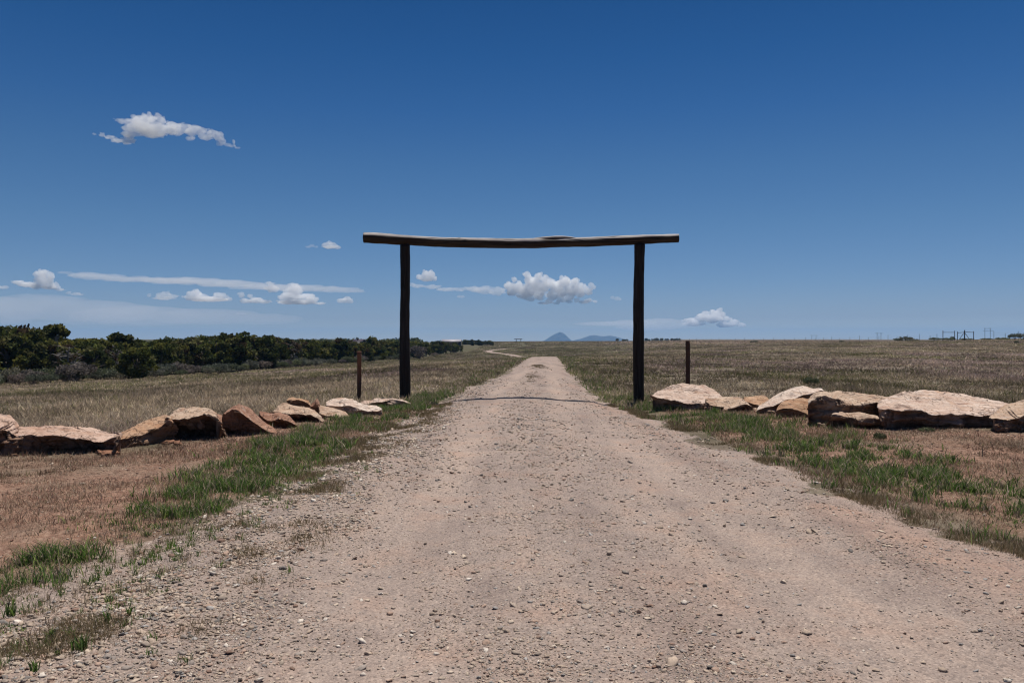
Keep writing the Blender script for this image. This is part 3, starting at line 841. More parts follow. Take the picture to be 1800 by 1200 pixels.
def leaf_cloud(centers, radii, per, size, cols, r_, flat=.8, up=.25):
    """small leaf-sprig quads scattered through every clump"""
    k = np.repeat(np.arange(len(centers)), per)
    n = len(k)
    v = r_.normal(size=(n, 3)); v /= np.linalg.norm(v, axis=1)[:, None]
    rad = r_.uniform(.35, 1.0, n) ** .5
    p = centers[k] + v * rad[:, None] * radii[k][:, None] * np.array([1, 1, flat])
    a = r_.normal(size=(n, 3)) + v * .6; a[:, 2] += up; a /= np.linalg.norm(a, axis=1)[:, None]
    b = np.cross(a, r_.normal(size=(n, 3))); b /= np.linalg.norm(b, axis=1)[:, None]
    s = size * r_.uniform(.6, 1.4, n)[:, None]
    w = s * .42
    V = np.stack([p - b * w, p + b * w, p + a * s * 1.1 + b * w * .7, p + a * s * 1.1 - b * w * .7], 1).reshape(-1, 3)
    Q = np.arange(n * 4).reshape(-1, 4)
    c = np.repeat(cols[k] * r_.uniform(.7, 1.3, (n, 1)), 4, axis=0)
    return V, Q, np.clip(c, 0, 1)

def limbs(segs):
    """segs: list of (points, radii) -> merged tapered tubes"""
    Vs, Fs, n = [], [], 0
    for pts, rad in segs:
        V, Fc, _ = log_tube(pts, rad, 6, 1, .05, .0)
        Vs.append(V); Fs.append([f + n for f in Fc]); n += len(V)
    return np.vstack(Vs), [np.vstack([f[0] for f in Fs]), np.vstack([f[1] for f in Fs])]

def bend(p0, p1, r_, n=6, k=.12):
    t = np.linspace(0, 1, n)[:, None]
    p0, p1 = np.array(p0, float), np.array(p1, float)
    L = np.linalg.norm(p1 - p0)
    w = np.cumsum(r_.normal(size=(n, 3)), axis=0) * k * L / n
    w -= w[-1] * t
    return p0 + (p1 - p0) * t + w * np.sin(np.pi * t) ** .5

GREENS = np.array([(.066, .082, .028), (.090, .108, .032), (.145, .148, .042), (.115, .118, .052), (.045, .058, .024)])

def tree_data(kind, seed):
    """unit tree: 1 m tall at scale 1"""
    r_ = np.random.default_rng(seed)
    segs, cen, rad = [], [], []
    if kind in ('round', 'bullet', 'broad'):
        nc = {'round': 46, 'bullet': 40, 'broad': 52}[kind]
        wx = {'round': .40, 'bullet': .24, 'broad': .62}[kind] * r_.uniform(.9, 1.1)
        for i in range(nc):
            z = r_.uniform(.08, .93)
            prof = np.sin(np.pi * np.clip(z * .86 + .10, 0, 1)) ** (.55 if kind != 'bullet' else .4)
            a = r_.uniform(0, 2 * np.pi); q = r_.uniform(.25, 1) ** .5
            cen.append((np.cos(a) * wx * prof * q, np.sin(a) * wx * prof * q, z)); rad.append(r_.uniform(.085, .15) * (1 if kind != 'bullet' else .8))
        segs.append((bend((0, 0, -.08), (r_.uniform(-.05, .05), 0, .7), r_), np.linspace(.045, .015, 6)))
        for i in range(5):
            a = r_.uniform(0, 6.28)
            segs.append((bend((0, 0, .08 + .05 * i), (np.cos(a) * wx * .8, np.sin(a) * wx * .8, .35 + .1 * i), r_), np.linspace(.022, .006, 6)))
    elif kind == 'pinyon':
        nl = 13
        segs.append((bend((0, 0, -.08), (r_.uniform(-.1, .1), r_.uniform(-.1, .1), .85), r_, 7, .2), np.linspace(.045, .012, 7)))
        for i in range(nl):
            a = i * 2.4 + r_.uniform(-.4, .4); h0 = r_.uniform(.15, .75)
            L = r_.uniform(.28, .50) * (1.15 - h0 * .6)
            tip = np.array((np.cos(a) * L, np.sin(a) * L, h0 + r_.uniform(.05, .3)))
            tip[2] = min(tip[2], .95)
            segs.append((bend((0, 0, h0 * .8), tip, r_, 6, .25), np.linspace(.02, .006, 6)))
            for j in range(3):
                cen.append(tip * np.array([r_.uniform(.6, 1.1), r_.uniform(.6, 1.1), 1]) + r_.normal(size=3) * .05); rad.append(r_.uniform(.065, .13))
        for j in range(6):
            cen.append((r_.normal() * .12, r_.normal() * .12, r_.uniform(.78, .95))); rad.append(r_.uniform(.06, .10))
    elif kind == 'flat_top':
        segs.append((bend((.12, 0, -.08), (-.05, 0, .80), r_, 8, .2), np.linspace(.03, .014, 8)))
        for i in range(8):
            a = r_.uniform(0, 6.28); L = r_.uniform(.08, .24)
            tip = np.array((np.cos(a) * L - .05, np.sin(a) * L, r_.uniform(.84, .97)))
            segs.append((bend((-.03, 0, .62 + .02 * i), tip, r_, 5, .25), np.linspace(.013, .005, 5)))
            for j in range(2):
                cen.append(tip + r_.normal(size=3) * np.array([.03, .03, .015])); rad.append(r_.uniform(.04, .07))
        for i in range(22):
            a = r_.uniform(0, 6.28); q = r_.uniform(.1, .36)
            cen.append((np.cos(a) * q, np.sin(a) * q, r_.uniform(.08, .45))); rad.append(r_.uniform(.07, .12))
    elif kind == 'snag':
        segs.append((bend((0, 0, -.08), (r_.uniform(-.1, .1), 0, .9), r_, 8, .25), np.linspace(.035, .008, 8)))
        for i in range(24):
            a = r_.uniform(0, 6.28); h0 = r_.uniform(.1, .8); L = r_.uniform(.18, .42)
            tip = (np.cos(a) * L, np.sin(a) * L, min(h0 + r_.uniform(-.02, .3), .97))
            p = bend((0, 0, h0), tip, r_, 6, .35)
            segs.append((p, np.linspace(.014, .004, 6)))
            segs.append((bend(p[3], p[3] + r_.normal(size=3) * .12, r_, 4, .3), np.linspace(.008, .003, 4)))
        for i in range(16):
            a = r_.uniform(0, 6.28); q = r_.uniform(.05, .36)
            cen.append((np.cos(a) * q, np.sin(a) * q, r_.uniform(.15, .75))); rad.append(r_.uniform(.06, .11))
    cen, rad = np.array(cen), np.array(rad)
    if len(cen):
        cen[:, 2] *= .97 / max((cen[:, 2] + rad * .8).max(), .5)
    cols = GREENS[r_.integers(0, len(GREENS), len(cen))] * r_.uniform(.6, 1.45, (len(cen), 1))
    brown = r_.random(len(cen)) < (.05 if kind != 'snag' else .5)
    cols[brown] = np.array((.085, .062, .040))
    per = {'round': 90, 'bullet': 90, 'broad': 95, 'pinyon': 85, 'flat_top': 90, 'snag': 45}[kind]
    V, Q, C = leaf_cloud(cen, rad, per, .042, cols, r_)
    crown = mesh_np('crown', V, Q, LEAF, attrs={'col': C}, data_only=True)
    TV, TF = limbs(segs)
    trunk = mesh_np('trunk', TV, TF, DEADWOOD if kind in ('snag', 'flat_top') else BARK, smooth=True, data_only=True)
    return trunk, crown

PROTO = {}
for kd, nvar in (('round', 3), ('broad', 3), ('pinyon', 4), ('bullet', 1), ('flat_top', 2), ('snag', 2)):
    PROTO[kd] = [tree_data(kd, 300 + 17 * i + len(kd)) for i in range(nvar)]

KNAME = {'round': 'juniper_tree', 'broad': 'juniper_tree', 'bullet': 'juniper_tree', 'pinyon': 'pinyon_tree', 'flat_top': 'pinyon_tree', 'snag': 'dead_tree'}

def put_tree(kind, x, y, h, label, group, wscale=1.0, var=None):
    pv = PROTO[kind]
    tr, cr = pv[random.randrange(len(pv)) if var is None else var]
    root = empty(KNAME[kind], (x, y, gz(x, y) - .05))
    root.rotation_euler = (0, 0, random.uniform(0, 6.283))
    root.scale = (h * wscale, h * wscale, h)
    for nm, me in (('trunk', tr), ('crown', cr)):
        c = bpy.data.objects.new(nm, me); COL.objects.link(c); c.parent = root
    return tag(root, label, 'tree', group)

DPX = [-140, 0, 100, 200, 300, 400, 500, 600, 700, 750, 800]
DEP = [62, 67, 71, 76, 83, 92, 112, 140, 180, 212, 275]
TPX = [-140, 0, 30, 60, 75, 90, 130, 190, 215, 260, 300, 330, 370, 400, 425, 440, 470, 500, 530, 570, 620, 700, 760, 800, 815]
TOP = [566, 571, 568, 573, 580, 588, 591, 590, 588, 594, 590, 588, 587, 583, 587, 590, 588, 595, 592, 597, 598, 598, 598, 601, 604]

def zone(px):
    if px < 190: return 'left of the lone round juniper'
    if px < 300: return 'around the lone round juniper'
    if px < 500: return 'between lone round and bullet shaped junipers'
    if px < 700: return 'behind the rusty pipe post'
    return 'beyond the left gate post'

HEROES = [  # kind, px, extra depth, y of top, width, label, variant
    ('flat_top', 99, 6, 568.5, 1.0, 'tall bare stemmed pinyon with a flat tuft poking above the woodland at left', 0),
    ('round', 240, -9, 608, 1.15, 'lone round bright juniper standing in front of the woodland edge among sagebrush', 0),
    ('flat_top', 206, 12, 583.5, 1.2, 'pinyon with two flat tufted tops behind the lone round juniper', 1),
    ('bullet', 602, 2, 592.5, 1.3, 'bullet shaped dark juniper left of the rusty pipe post', 0),
    ('round', 457, 1, 586.5, 1.15, 'broadest rounded juniper crown in the middle of the woodland', 1),
    ('pinyon', 400, 4, 580.5, 1.1, 'highest rounded pinyon crown midway along the woodland', 1),
    ('pinyon', 655, 8, 589.5, .8, 'pinyon with a thin sprig on top between rusty pipe post and gate post', 2),
    ('snag', 520, 0, 596, 1.1, 'grey lilac half dead tree in the woodland edge left of the bullet shaped juniper', 0),
    ('snag', 120, 0, 602, 1.0, 'bleached bare snag at the woodland edge below the tall flat tuft', 1),
    ('broad', 25, 5, 567.5, .95, 'biggest dark juniper at the left edge of the photo', 0),
]
for kd, px, ex, yt, ws, lab, var in HEROES:
    d = float(np.interp(px, DPX, DEP)) + ex
    x = X(px, d)
    put_tree(kd, x, d, Z(yt, d) - gz(x, d), lab, 'trees of the woodland', ws, var)

ntree = 0
for row, (ex, step, drop) in enumerate(((3, .62, 2), (10, .60, 0), (20, .62, 1), (34, .7, 2), (55, .9, 3))):
    px = -150.0
    while px < 812 - row * 4:
        d0 = float(np.interp(px, DPX, DEP))
        d = d0 + ex * (d0 / 80) ** .5 * random.uniform(.6, 1.4)
        x = X(px, d)
        yt = float(np.interp(px, TPX, TOP)) - 1.5 + drop + abs(random.gauss(0, 4.0))
        if row == 0: yt += random.uniform(2, 14) * 80 / d0
        g = gz(x, d)
        h = min(max(Z(yt, d) - g, 2.0), 6.6)
        kd = random.choices(['round', 'broad', 'pinyon', 'snag', 'bullet', 'flat_top'], [.26, .18, .40, .07 if row < 2 else .0, .03, .0 if row == 0 else .10])[0]
        clear = all(abs(px - hp) > 22 for _, hp, hx, _, _, _, _ in HEROES if hx < 0)
        if clear or row > 0:
            what = {'round': 'rounded dark juniper', 'broad': 'broad dark juniper', 'pinyon': 'shaggy dark pinyon', 'snag': 'bleached bare snag', 'bullet': 'narrow dark juniper', 'flat_top': 'flat topped pinyon'}[kd]
            where = ('in front, ' if row == 0 else 'farther back, ') + zone(px)
            put_tree(kd, x, d, h, f'{what} {where}', 'trees of the woodland', random.uniform(.85, 1.2))
            ntree += 1
        px += step * h * F / d * random.uniform(.75, 1.25)
print('woodland trees', ntree)

# far-off junipers on the skyline -------------------------------------------------
for k in range(13):
    px = 817 + k * 3.9 + random.uniform(-1, 1)
    d = 440 + random.uniform(-25, 40)
    x = X(px, d)
    put_tree(random.choice(['round', 'broad', 'bullet']), x, d, Z(595.2 + .4 * k * .5 + random.uniform(0, 2.2), d) - gz(x, d), 'small dark juniper in the skyline clump right of the barn', 'skyline junipers by the barn', 1.3)
for k in range(12):
    px = [1085, 1096, 1101, 1136, 1141, 1147, 1154, 1163, 1172, 1181, 1186, 1192][k]
    d = 780 + random.uniform(-15, 15)
    x = X(px, d)
    put_tree(random.choice(['round', 'broad']), x, d, random.uniform(1.7, 2.9), 'tiny dark juniper on the skyline either side of the right gate post', 'skyline junipers by the right gate post', 1.6)

def distant_wood():
    """the wood beyond the first rows, down to the skyline at left"""
    r_ = np.random.default_rng(77)
    n = 1100
    d = np.exp(r_.uniform(np.log(230), np.log(760), n))
    px = r_.uniform(-250, 800, n)
    x = X(px, d)
    keep = (px < 745 - (d - 150) * .02) & (x < -.215 * d * 0 - 38)
    x, d = x[keep], d[keep]
    g = ground_z(x, d)
    cen = np.stack([x, d, g + 1.6], 1)
    k = np.repeat(np.arange(len(cen)), 5)
    c = cen[k] + r_.normal(size=(len(k), 3)) * np.array([1.3, 1.3, .6])
    V, Q, C = leaf_cloud(c, r_.uniform(.9, 1.5, len(c)), 16, .75, GREENS[r_.integers(0, 5, len(c))], r_)
    o = mesh_np('distant_wood', V, Q, LEAF, attrs={'col': C})
    tag(o, 'far dark juniper wood running back to the left skyline', 'wood', None, 'stuff')
distant_wood()

# sagebrush along the woodland edge ----------------------------------------------
SAGES = np.array([(.165, .175, .135), (.14, .155, .11), (.185, .185, .15), (.12, .135, .08), (.175, .15, .14)])
def sage_data(seed, tone):
    r_ = np.random.default_rng(seed)
    nc = 26
    a = r_.uniform(0, 6.283, nc); q = r_.uniform(.1, 1, nc) ** .5 * .75
    z = .18 + .62 * np.sqrt(np.clip(1 - (q / .95) ** 2, 0, 1)) * r_.uniform(.6, 1, nc)
    cen = np.stack([np.cos(a) * q, np.sin(a) * q, z], 1)
    cols = np.tile(SAGES[tone], (nc, 1)) * r_.uniform(.65, 1.2, (nc, 1))
    V, Q, C = leaf_cloud(cen, r_.uniform(.16, .26, nc), 46, .075, cols, r_, .9, 1.0)
    fol = mesh_np('foliage', V, Q, SAGE, attrs={'col': C}, data_only=True)
    segs = [(bend((0, 0, -.05), cen[i] * np.array([.9, .9, .9]), r_, 5, .25), np.linspace(.028, .008, 5)) for i in range(9)]
    TV, TF = limbs(segs)
    return mesh_np('stems', TV, TF, BARK, smooth=True, data_only=True), fol
SPROTO = [sage_data(500 + i, i) for i in range(5)]
def put_bush(x, y, h, wx, label, group, var, name='sagebrush', cat='shrub'):
    root = empty(name, (x, y, gz(x, y) - .03))
    root.rotation_euler = (0, 0, random.uniform(0, 6.283))
    root.scale = (wx, wx, h)
    for nm, me in zip(('stems', 'foliage'), SPROTO[var]):
        c = bpy.data.objects.new(nm, me); COL.objects.link(c); c.parent = root
    return tag(root, label, cat, group)
put_bush(X(135, 66), 66, 1.7, 1.9, 'pinkish grey sagebrush, biggest of the row left of the lone round juniper', 'sagebrush along the woodland', 4)
put_bush(X(735, 188), 188, 3.4, 2.6, 'pinkish grey bush at the woodland edge just right of the left gate post', 'sagebrush along the woodland', 4)
px = -140.0
while px < 790:
    d0 = float(np.interp(px, DPX, DEP))
    for rr in range(2 if px < 560 else 1):
        d = d0 - random.uniform(1.0, 4.5) - 3.0 * rr * (1.2 - px / 700)
        h = random.uniform(.8, 1.55) * (1 if rr == 0 else .75)
        put_bush(X(px + random.uniform(-8, 8), d), d, h, h * random.uniform(.75, 1.15),
                 'grey green sagebrush, low row, ' + zone(px), 'sagebrush along the woodland', random.randrange(5))
    px += random.uniform(.8, 1.5) * 1.25 * F / d0

# shrubs of the right-hand rise ---------------------------------------------------
for px, yb, d, h, w_, var, lab in (
        (1426, 678, 29.5, .42, .34, 3, 'small teal green shrub in the field behind the tilted white slab'),
        (1547, 775, 13.6, .20, .12, 3, 'blue green leafy weed on red soil below the big square ended block'),
        (1628, 757, 14.7, .13, .16, 3, 'blue green weed growing against the foot of the widest boulder'),
        (1327, 606, 300, 1.0, 1.3, 1, 'dark lone bush in the far field right of the brown steel post'),
        (1321, 605, 304, .8, .9, 1, 'small dark bush touching the lone bush in the far field'),
        (1578, 601, 208, 1.0, 1.5, 1, 'left bush of the dark thicket on the rise below the double pole pylon'),
        (1588, 600, 206, 1.5, 1.4, 0, 'tallest middle bush of the dark thicket on the rise'),
        (1598, 600, 209, 1.3, 1.3, 1, 'right bush of the dark thicket on the rise'),
        (1606, 601, 208, .8, 1.4, 2, 'low outer bush at the right end of the dark thicket'),
        (1644, 600, 192, .9, 1.7, 1, 'low bush left of the first wooden fence frame'),
        (1668, 599, 190, .8, 1.8, 3, 'low bush inside the first wooden fence frame'),
        (1674, 598, 190, 1.1, .7, 1, 'upright bush between the two wooden fence frames'),
        (1700, 597, 188, .6, 1.8, 0, 'low bush under the diagonal fence braces'),
        (1733, 597, 186, .6, 1.6, 1, 'low bush below the right double pole pylon'),
        (1762, 597, 184, .7, 1.8, 3, 'low bush left of the dark mound of bushes at the right edge'),
        (1784, 598, 178, 1.5, 1.6, 1, 'dark bush, left of the mound at the right edge of the photo'),
        (1797, 598, 176, 1.7, 1.9, 0, 'highest dark bush of the mound at the right edge of the photo'),
        (1787, 612, 120, .55, .4, 1, 'small dark bush in the field below the mound at the right edge'),
        (1480, 606, 260, .7, .9, 1, 'dark low bush at the foot of the wire fence')):
    x = X(px, d)
    put_bush(x, d, h, w_, lab, 'shrubs of the right field', var, 'shrub')
# darken those far thickets like the junipers they are

# ------------------------------------------------------------------ mountains
def mountain(label, pxs, pys, d, depth, seed):
    n, m = 120, 60
    u = np.linspace(0, 1, n)
    px = pxs[0] + (pxs[-1] - pxs[0]) * u
    top = Z(np.interp(px, pxs, pys), d) + 12
    k = np.ones(7) / 7
    top = np.convolve(np.pad(top, 3, mode='edge'), k, 'valid')
    v = np.linspace(-1, 1, m)
    U, Vv = np.meshgrid(u, v, indexing='ij')
    x = X(pxs[0] + (pxs[-1] - pxs[0]) * U, d)
    y = d + Vv * depth
    z = -12 + top[:, None] * np.clip(1 - np.abs(Vv) ** 1.3, 0, 1)
    P = np.stack([x.ravel() / 60, y.ravel() / 60, 0 * x.ravel()], 1)
    z = z + (8 * fbm(P, 4, seed)).reshape(z.shape) * np.clip(top / 60, .1, 1)[:, None] * (1 - np.abs(Vv)) * np.minimum(1, np.abs(Vv) * 3)
    i = np.arange(n - 1)[:, None] * m + np.arange(m - 1)[None]
    Q = np.stack([i, i + m, i + m + 1, i + 1], -1).reshape(-1, 4)
    mt, nt, out = new_mat('mountain_slope')
    tc = N(nt, 'ShaderNodeTexCoord').outputs['Object']
    c = ramp(nt, noise(nt, tc, .03, 6, .65), [(.35, (.030, .040, .028)), (.65, (.11, .10, .08))])
    diffuse_out(nt, out, c, .95)
    o = mesh_np('mountain', np.stack([x.ravel(), y.ravel(), z.ravel()], 1), Q, mt, None, True)
    tag(o, label, None, None, 'structure')
mountain('distant blue pointed peak above the road', [948, 958, 968, 978, 985, 991, 997, 1004, 1012], [601, 598, 591, 585.5, 583, 585.5, 591, 598, 601], 8500, 190, 61)
mountain('distant blue low double humped ridge right of the peak', [998, 1008, 1022, 1034, 1044, 1052, 1060, 1074, 1086, 1100, 1116], [601, 598, 595, 590.5, 588.5, 590, 591, 589.6, 592.5, 597, 601], 8500, 260, 62)

# ------------------------------------------------------------------ buildings
def simple_mat(name, c, rough=.7, sc=3.0, var=.25):
    m, nt, out = new_mat(name)
    tc = N(nt, 'ShaderNodeTexCoord').outputs['Object']
    g = noise(nt, tc, sc, 4, .6)
    diffuse_out(nt, out, ramp(nt, g, [(.3, tuple(v * (1 - var) for v in c)), (.7, tuple(v * (1 + var) for v in c))]), rough)
    return m

def box(x0, x1, y0, y1, z0, z1):
    V = [(x0, y0, z0), (x1, y0, z0), (x1, y1, z0), (x0, y1, z0), (x0, y0, z1), (x1, y0, z1), (x1, y1, z1), (x0, y1, z1)]
    return V, [(3, 2, 1, 0), (4, 5, 6, 7), (0, 1, 5, 4), (1, 2, 6, 5), (2, 3, 7, 6), (3, 0, 4, 7)]

def boxes(name, bl, mat, parent):
    Vs, Fs, n = [], [], 0
    for b in bl:
        V, Fc = box(*b); Vs += V; Fs += [tuple(i + n for i in f) for f in Fc]; n += 8
    return mesh_np(name, Vs, np.array(Fs), mat, parent)

def gable_roof(name, x0, x1, y0, y1, z0, z1, mat, parent, t=.12):
    ym = (y0 + y1) / 2
    V = []
    for x in (x0, x1):
        V += [(x, y0, z0), (x, ym, z1), (x, y1, z0), (x, y1, z0 - t), (x, ym, z1 - t), (x, y0, z0 - t)]
    Fc4 = [(0, 6, 7, 1), (1, 7, 8, 2), (2, 8, 9, 3), (3, 9, 10, 4), (4, 10, 11, 5), (5, 11, 6, 0), (0, 1, 4, 5), (1, 2, 3, 4), (6, 11, 10, 7), (7, 10, 9, 8)]
    return mesh_np(name, V, np.array(Fc4), mat, parent)

DARKWALL = simple_mat('dark_siding', (.05, .042, .04))
ROOFM = simple_mat('pale_metal_roof', (.36, .34, .36), .5)
DARKROOF = simple_mat('dark_shingle_roof', (.045, .035, .05))
PALEWALL = simple_mat('pale_siding', (.42, .39, .36))

def barn():
    d = 400; x0, x1 = X(777, d), X(809.5, d)
    g = gz((x0 + x1) / 2, d)
    r = empty('barn', ((x0 + x1) / 2, d, g))
    tag(r, 'long low barn, pale metal roof, dark walls, at the end of the woodland', 'barn')
    hw = (x1 - x0) / 2
    zt, ze = Z(596.3, d + 4) - g, Z(600.0, d) - g
    boxes('wall', [(-hw, hw, 0, 8, -.5, ze)], DARKWALL, r)
    mesh_np('gable', [(-hw + .02, 0.1, ze), (-hw + .02, 7.9, ze), (-hw + .02, 4, zt - .15), (hw - .02, .1, ze), (hw - .02, 7.9, ze), (hw - .02, 4, zt - .15)], np.array([(0, 2, 1), (3, 4, 5)]), DARKWALL, r)
    gable_roof('roof', -hw - .3, hw + .3, -.5, 8.5, ze + .02, zt, ROOFM, r)
    boxes('door', [(hw * .1, hw * .1 + 2.6, -.06, -.003, 0, 2.4)], simple_mat('barn_door', (.09, .075, .065)), r)
barn()

def house():
    d = 300; x0, x1 = X(618, d), X(637, d)
    g = gz((x0 + x1) / 2, d)
    r = empty('house', ((x0 + x1) / 2, d, g))
    tag(r, 'house with a dark roof half hidden in the woodland behind the rusty pipe post', 'house')
    hw = (x1 - x0) / 2
    zt, ze = Z(595.8, d + 4) - g, Z(600.8, d) - g
    boxes('wall', [(-hw + .2, hw - .2, 0, 8, -.5, ze)], PALEWALL, r)
    gable_roof('roof', -hw, hw, -.6, 8.6, ze + .02, zt, DARKROOF, r)
    boxes('chimney', [(-.4, .1, 2.0, 2.5, ze + .5, zt + .35)], DARKWALL, r)
    f = boxes('window', [(-hw * .4, -hw * .4 + 1.2, -.05, -.003, 1.2, 2.3)], DARKWALL, r)
house()

# ------------------------------------------------------------------ fences, pylons, far gate
POSTW = simple_mat('grey_fence_wood', (.055, .045, .042))
WIREM = simple_mat('fence_wire', (.12, .11, .11), .5)

def bar(p0, p1, r, seg=8):
    p0, p1 = np.array(p0, float), np.array(p1, float)
    V, Fc, _ = log_tube(np.linspace(p0, p1, 5), np.full(5, r), seg, 2, .04, .0)
    return V, Fc
def bars(name, lst, mat, parent):
    Vs, A, B, n = [], [], [], 0
    for p0, p1, r in lst:
        V, Fc = bar(p0, p1, r, 6); Vs.append(V); A.append(Fc[0] + n); B.append(Fc[1] + n); n += len(V)
    return mesh_np(name, np.vstack(Vs), [np.vstack(A), np.vstack(B)], mat, parent, True)

def wire_fence():
    fx = [1212, 1300, 1400, 1480, 1560, 1640, 1720, 1800, 1880]
    fd = [425, 395, 355, 310, 262, 215, 190, 178, 168]
    px = [1212, 1224, 1237, 1250, 1264, 1278, 1293, 1309, 1325, 1342, 1360, 1379, 1397, 1416, 1433, 1448, 1462, 1476, 1494, 1511, 1527, 1545, 1561, 1577, 1595, 1616, 1635, 1647, 1747, 1767, 1790, 1820, 1850]
    P = []
    for q in px:
        d = float(np.interp(q, fx, fd)); x = X(q, d); P.append((x, d, gz(x, d)))
    r = empty('wire_fence', P[0])
    tag(r, 'long thin wire fence with slim posts crossing the right skyline', 'fence')
    o = np.array(P[0])
    hs = [1.9 + .35 * math.sin(i * 2.1) for i in range(len(P))]
    for p, h in zip(P, hs):
        p = np.array(p) - o
        rr = .028 + .00007 * (p[1] + o[1])
        bars('post', [(p + [0, 0, -.3], p + [0, 0, h], rr)], POSTW, r)
    wl = []
    for a, b, q0, q1 in zip(P[:-1], P[1:], px[:-1], px[1:]):
        if q1 - q0 > 60: continue
        for h in (.4, .8, 1.2, 1.65):
            wl.append((np.array(a) - o + [0, 0, h], np.array(b) - o + [0, 0, h], .006))
    bars('wire', wl, WIREM, r)
wire_fence()

def fence_frame(label, posts, rails, diags, d):
    x0 = X(posts[0][0], d)
    g = gz(x0, d)
    r = empty('fence_brace', (x0, d, g))
    tag(r, label, 'fence brace', 'wooden fence frames on the rise')
    def W(px, py): return np.array((X(px, d) - x0, 0, Z(py, d) - g))
    for px, pt, rr in posts:
        b = W(px, pt); gb = gz(X(px, d), d) - g - .4
        bars('post', [((b[0], 0, gb), b, rr)], POSTW, r)
    for (a, b, rr) in rails: bars('rail', [(W(*a) + [0, -.12, 0], W(*b) + [0, -.12, 0], rr)], POSTW, r)
    for (a, b, rr) in diags: bars('diagonal', [(W(*a) + [0, .1, 0], W(*b) + [0, .1, 0], rr)], POSTW, r)
fence_frame('two posts joined by a top rail, left wooden frame on the rise', [(1657.5, 580.5, .085), (1678, 581, .075)], [((1657, 584), (1678.4, 584), .05)], [], 188)
fence_frame('three posts with rails and diagonal braces, right wooden frame on the rise', [(1683.3, 582.5, .085), (1695.5, 580, .13), (1711.5, 582, .085)],
            [((1683, 584.8), (1695.5, 583.6), .055), ((1695.5, 583.4), (1711.8, 584), .055)], [((1694.6, 585), (1687, 596), .06), ((1696.5, 585), (1704.5, 596), .06)], 187)

def pylon(label, pl, pr, yt, arms, d, rr):
    xm = X((pl + pr) / 2, d); g = gz(xm, d)
    r = empty('power_pylon', (xm, d, g))
    tag(r, label, 'pylon', 'double pole power pylons on the right skyline')
    zt = Z(yt, d) - g
    for p in (pl, pr): bars('pole', [((X(p, d) - xm, 0, -1), (X(p, d) - xm, 0, zt), rr)], POSTW, r)
    for (a, b, y) in arms:
        bars('crossarm', [((X(a, d) - xm, -rr * 2.2, Z(y, d) - g), (X(b, d) - xm, -rr * 2.2, Z(y, d) - g), rr * .7)], POSTW, r)
pylon('double pole power pylon above the dark thicket', 1541.8, 1548.6, 584.2, [(1537.5, 1552.5, 585.8)], 1500, .36)
pylon('tallest double pole power pylon right of the wooden fence frames', 1731.2, 1740.6, 576.2, [(1727.5, 1745.5, 581.2), (1730, 1742, 577.2)], 1000, .26)
pylon('faintest double pole power pylon, farthest left on the right skyline', 1427, 1434.5, 588.5, [(1424, 1438, 589.5)], 2200, .38)

def far_gate():
    d = 590; xm = X(911, d); g = gz(xm, d)
    r = empty('ranch_gate', (xm, d, g))
    tag(r, 'tiny far gate of two posts and a bar on the skyline above the road', 'gate')
    for p in (907.5, 915.5): bars('post', [((X(p, d) - xm, 0, -.5), (X(p, d) - xm, 0, Z(596.0, d) - g), .22)], POSTW, r)
    bars('crossbeam', [((X(904, d) - xm, 0, Z(595.8, d) - g), (X(918, d) - xm, 0, Z(595.8, d) - g), .24)], POSTW, r)
far_gate()

# ------------------------------------------------------------------ grass
def grass_mat(name, trans=.3):
    m, nt, out = new_mat(name)
    a = N(nt, 'ShaderNodeAttribute'); a.attribute_name = 'col'
    c = mix(nt, 1.0, a.outputs['Color'], (.90, .90, .90), 'MULTIPLY')
    d = N(nt, 'ShaderNodeBsdfDiffuse'); nt.links.new(c, d.inputs['Color'])
    t = N(nt, 'ShaderNodeBsdfTranslucent'); nt.links.new(c, t.inputs['Color'])
    ms = N(nt, 'ShaderNodeMixShader'); ms.inputs[0].default_value = trans
    nt.links.new(d.outputs[0], ms.inputs[1]); nt.links.new(t.outputs[0], ms.inputs[2])
    nt.links.new(ms.outputs[0], out.inputs['Surface'])
    return m
GRASS = grass_mat('grass_blades')

def blades(x, y, h, w, lean, col, two=False, r_=rng, z=None):
    """one bent blade per point -> V, faces, colours"""
    n = len(x)
    z = ground_z(x, y) if z is None else z
    a = r_.uniform(0, 6.283, n)
    f = r_.uniform(0, 6.283, n)
    dx, dy = np.cos(a), np.sin(a)
    wx, wy = np.cos(f) * w / 2, np.sin(f) * w / 2
    l = lean * h
    b0 = np.stack([x - wx, y - wy, z - .01], 1); b1 = np.stack([x + wx, y + wy, z - .01], 1)
    tip = np.stack([x + dx * l, y + dy * l, z + h * np.sqrt(np.clip(1 - (lean * .7) ** 2, .15, 1))], 1)
    if not two:
        V = np.stack([b0, b1, tip], 1).reshape(-1, 3)
        return V, [np.arange(3 * n).reshape(-1, 3)], np.repeat(col, 3, axis=0)
    mx, my, mz = x + dx * l * .32, y + dy * l * .32, z + (tip[:, 2] - z) * .58
    m0 = np.stack([mx - wx * .8, my - wy * .8, mz], 1); m1 = np.stack([mx + wx * .8, my + wy * .8, mz], 1)
    V = np.stack([b0, b1, m1, m0, tip], 1).reshape(-1, 3)
    k = np.arange(n)[:, None] * 5
    return V, [k + np.array([[0, 1, 2, 3]]), k + np.array([[3, 2, 4]])], np.repeat(col, 5, axis=0)

def merge(parts):
    Vs, Cs, by, n = [], [], {}, 0
    for V, Fc, C in parts:
        Vs.append(V); Cs.append(C)
        for f in Fc: by.setdefault(f.shape[1], []).append(f + n)
        n += len(V)
    return np.vstack(Vs), [np.vstack(v) for v in by.values()], np.vstack(Cs)

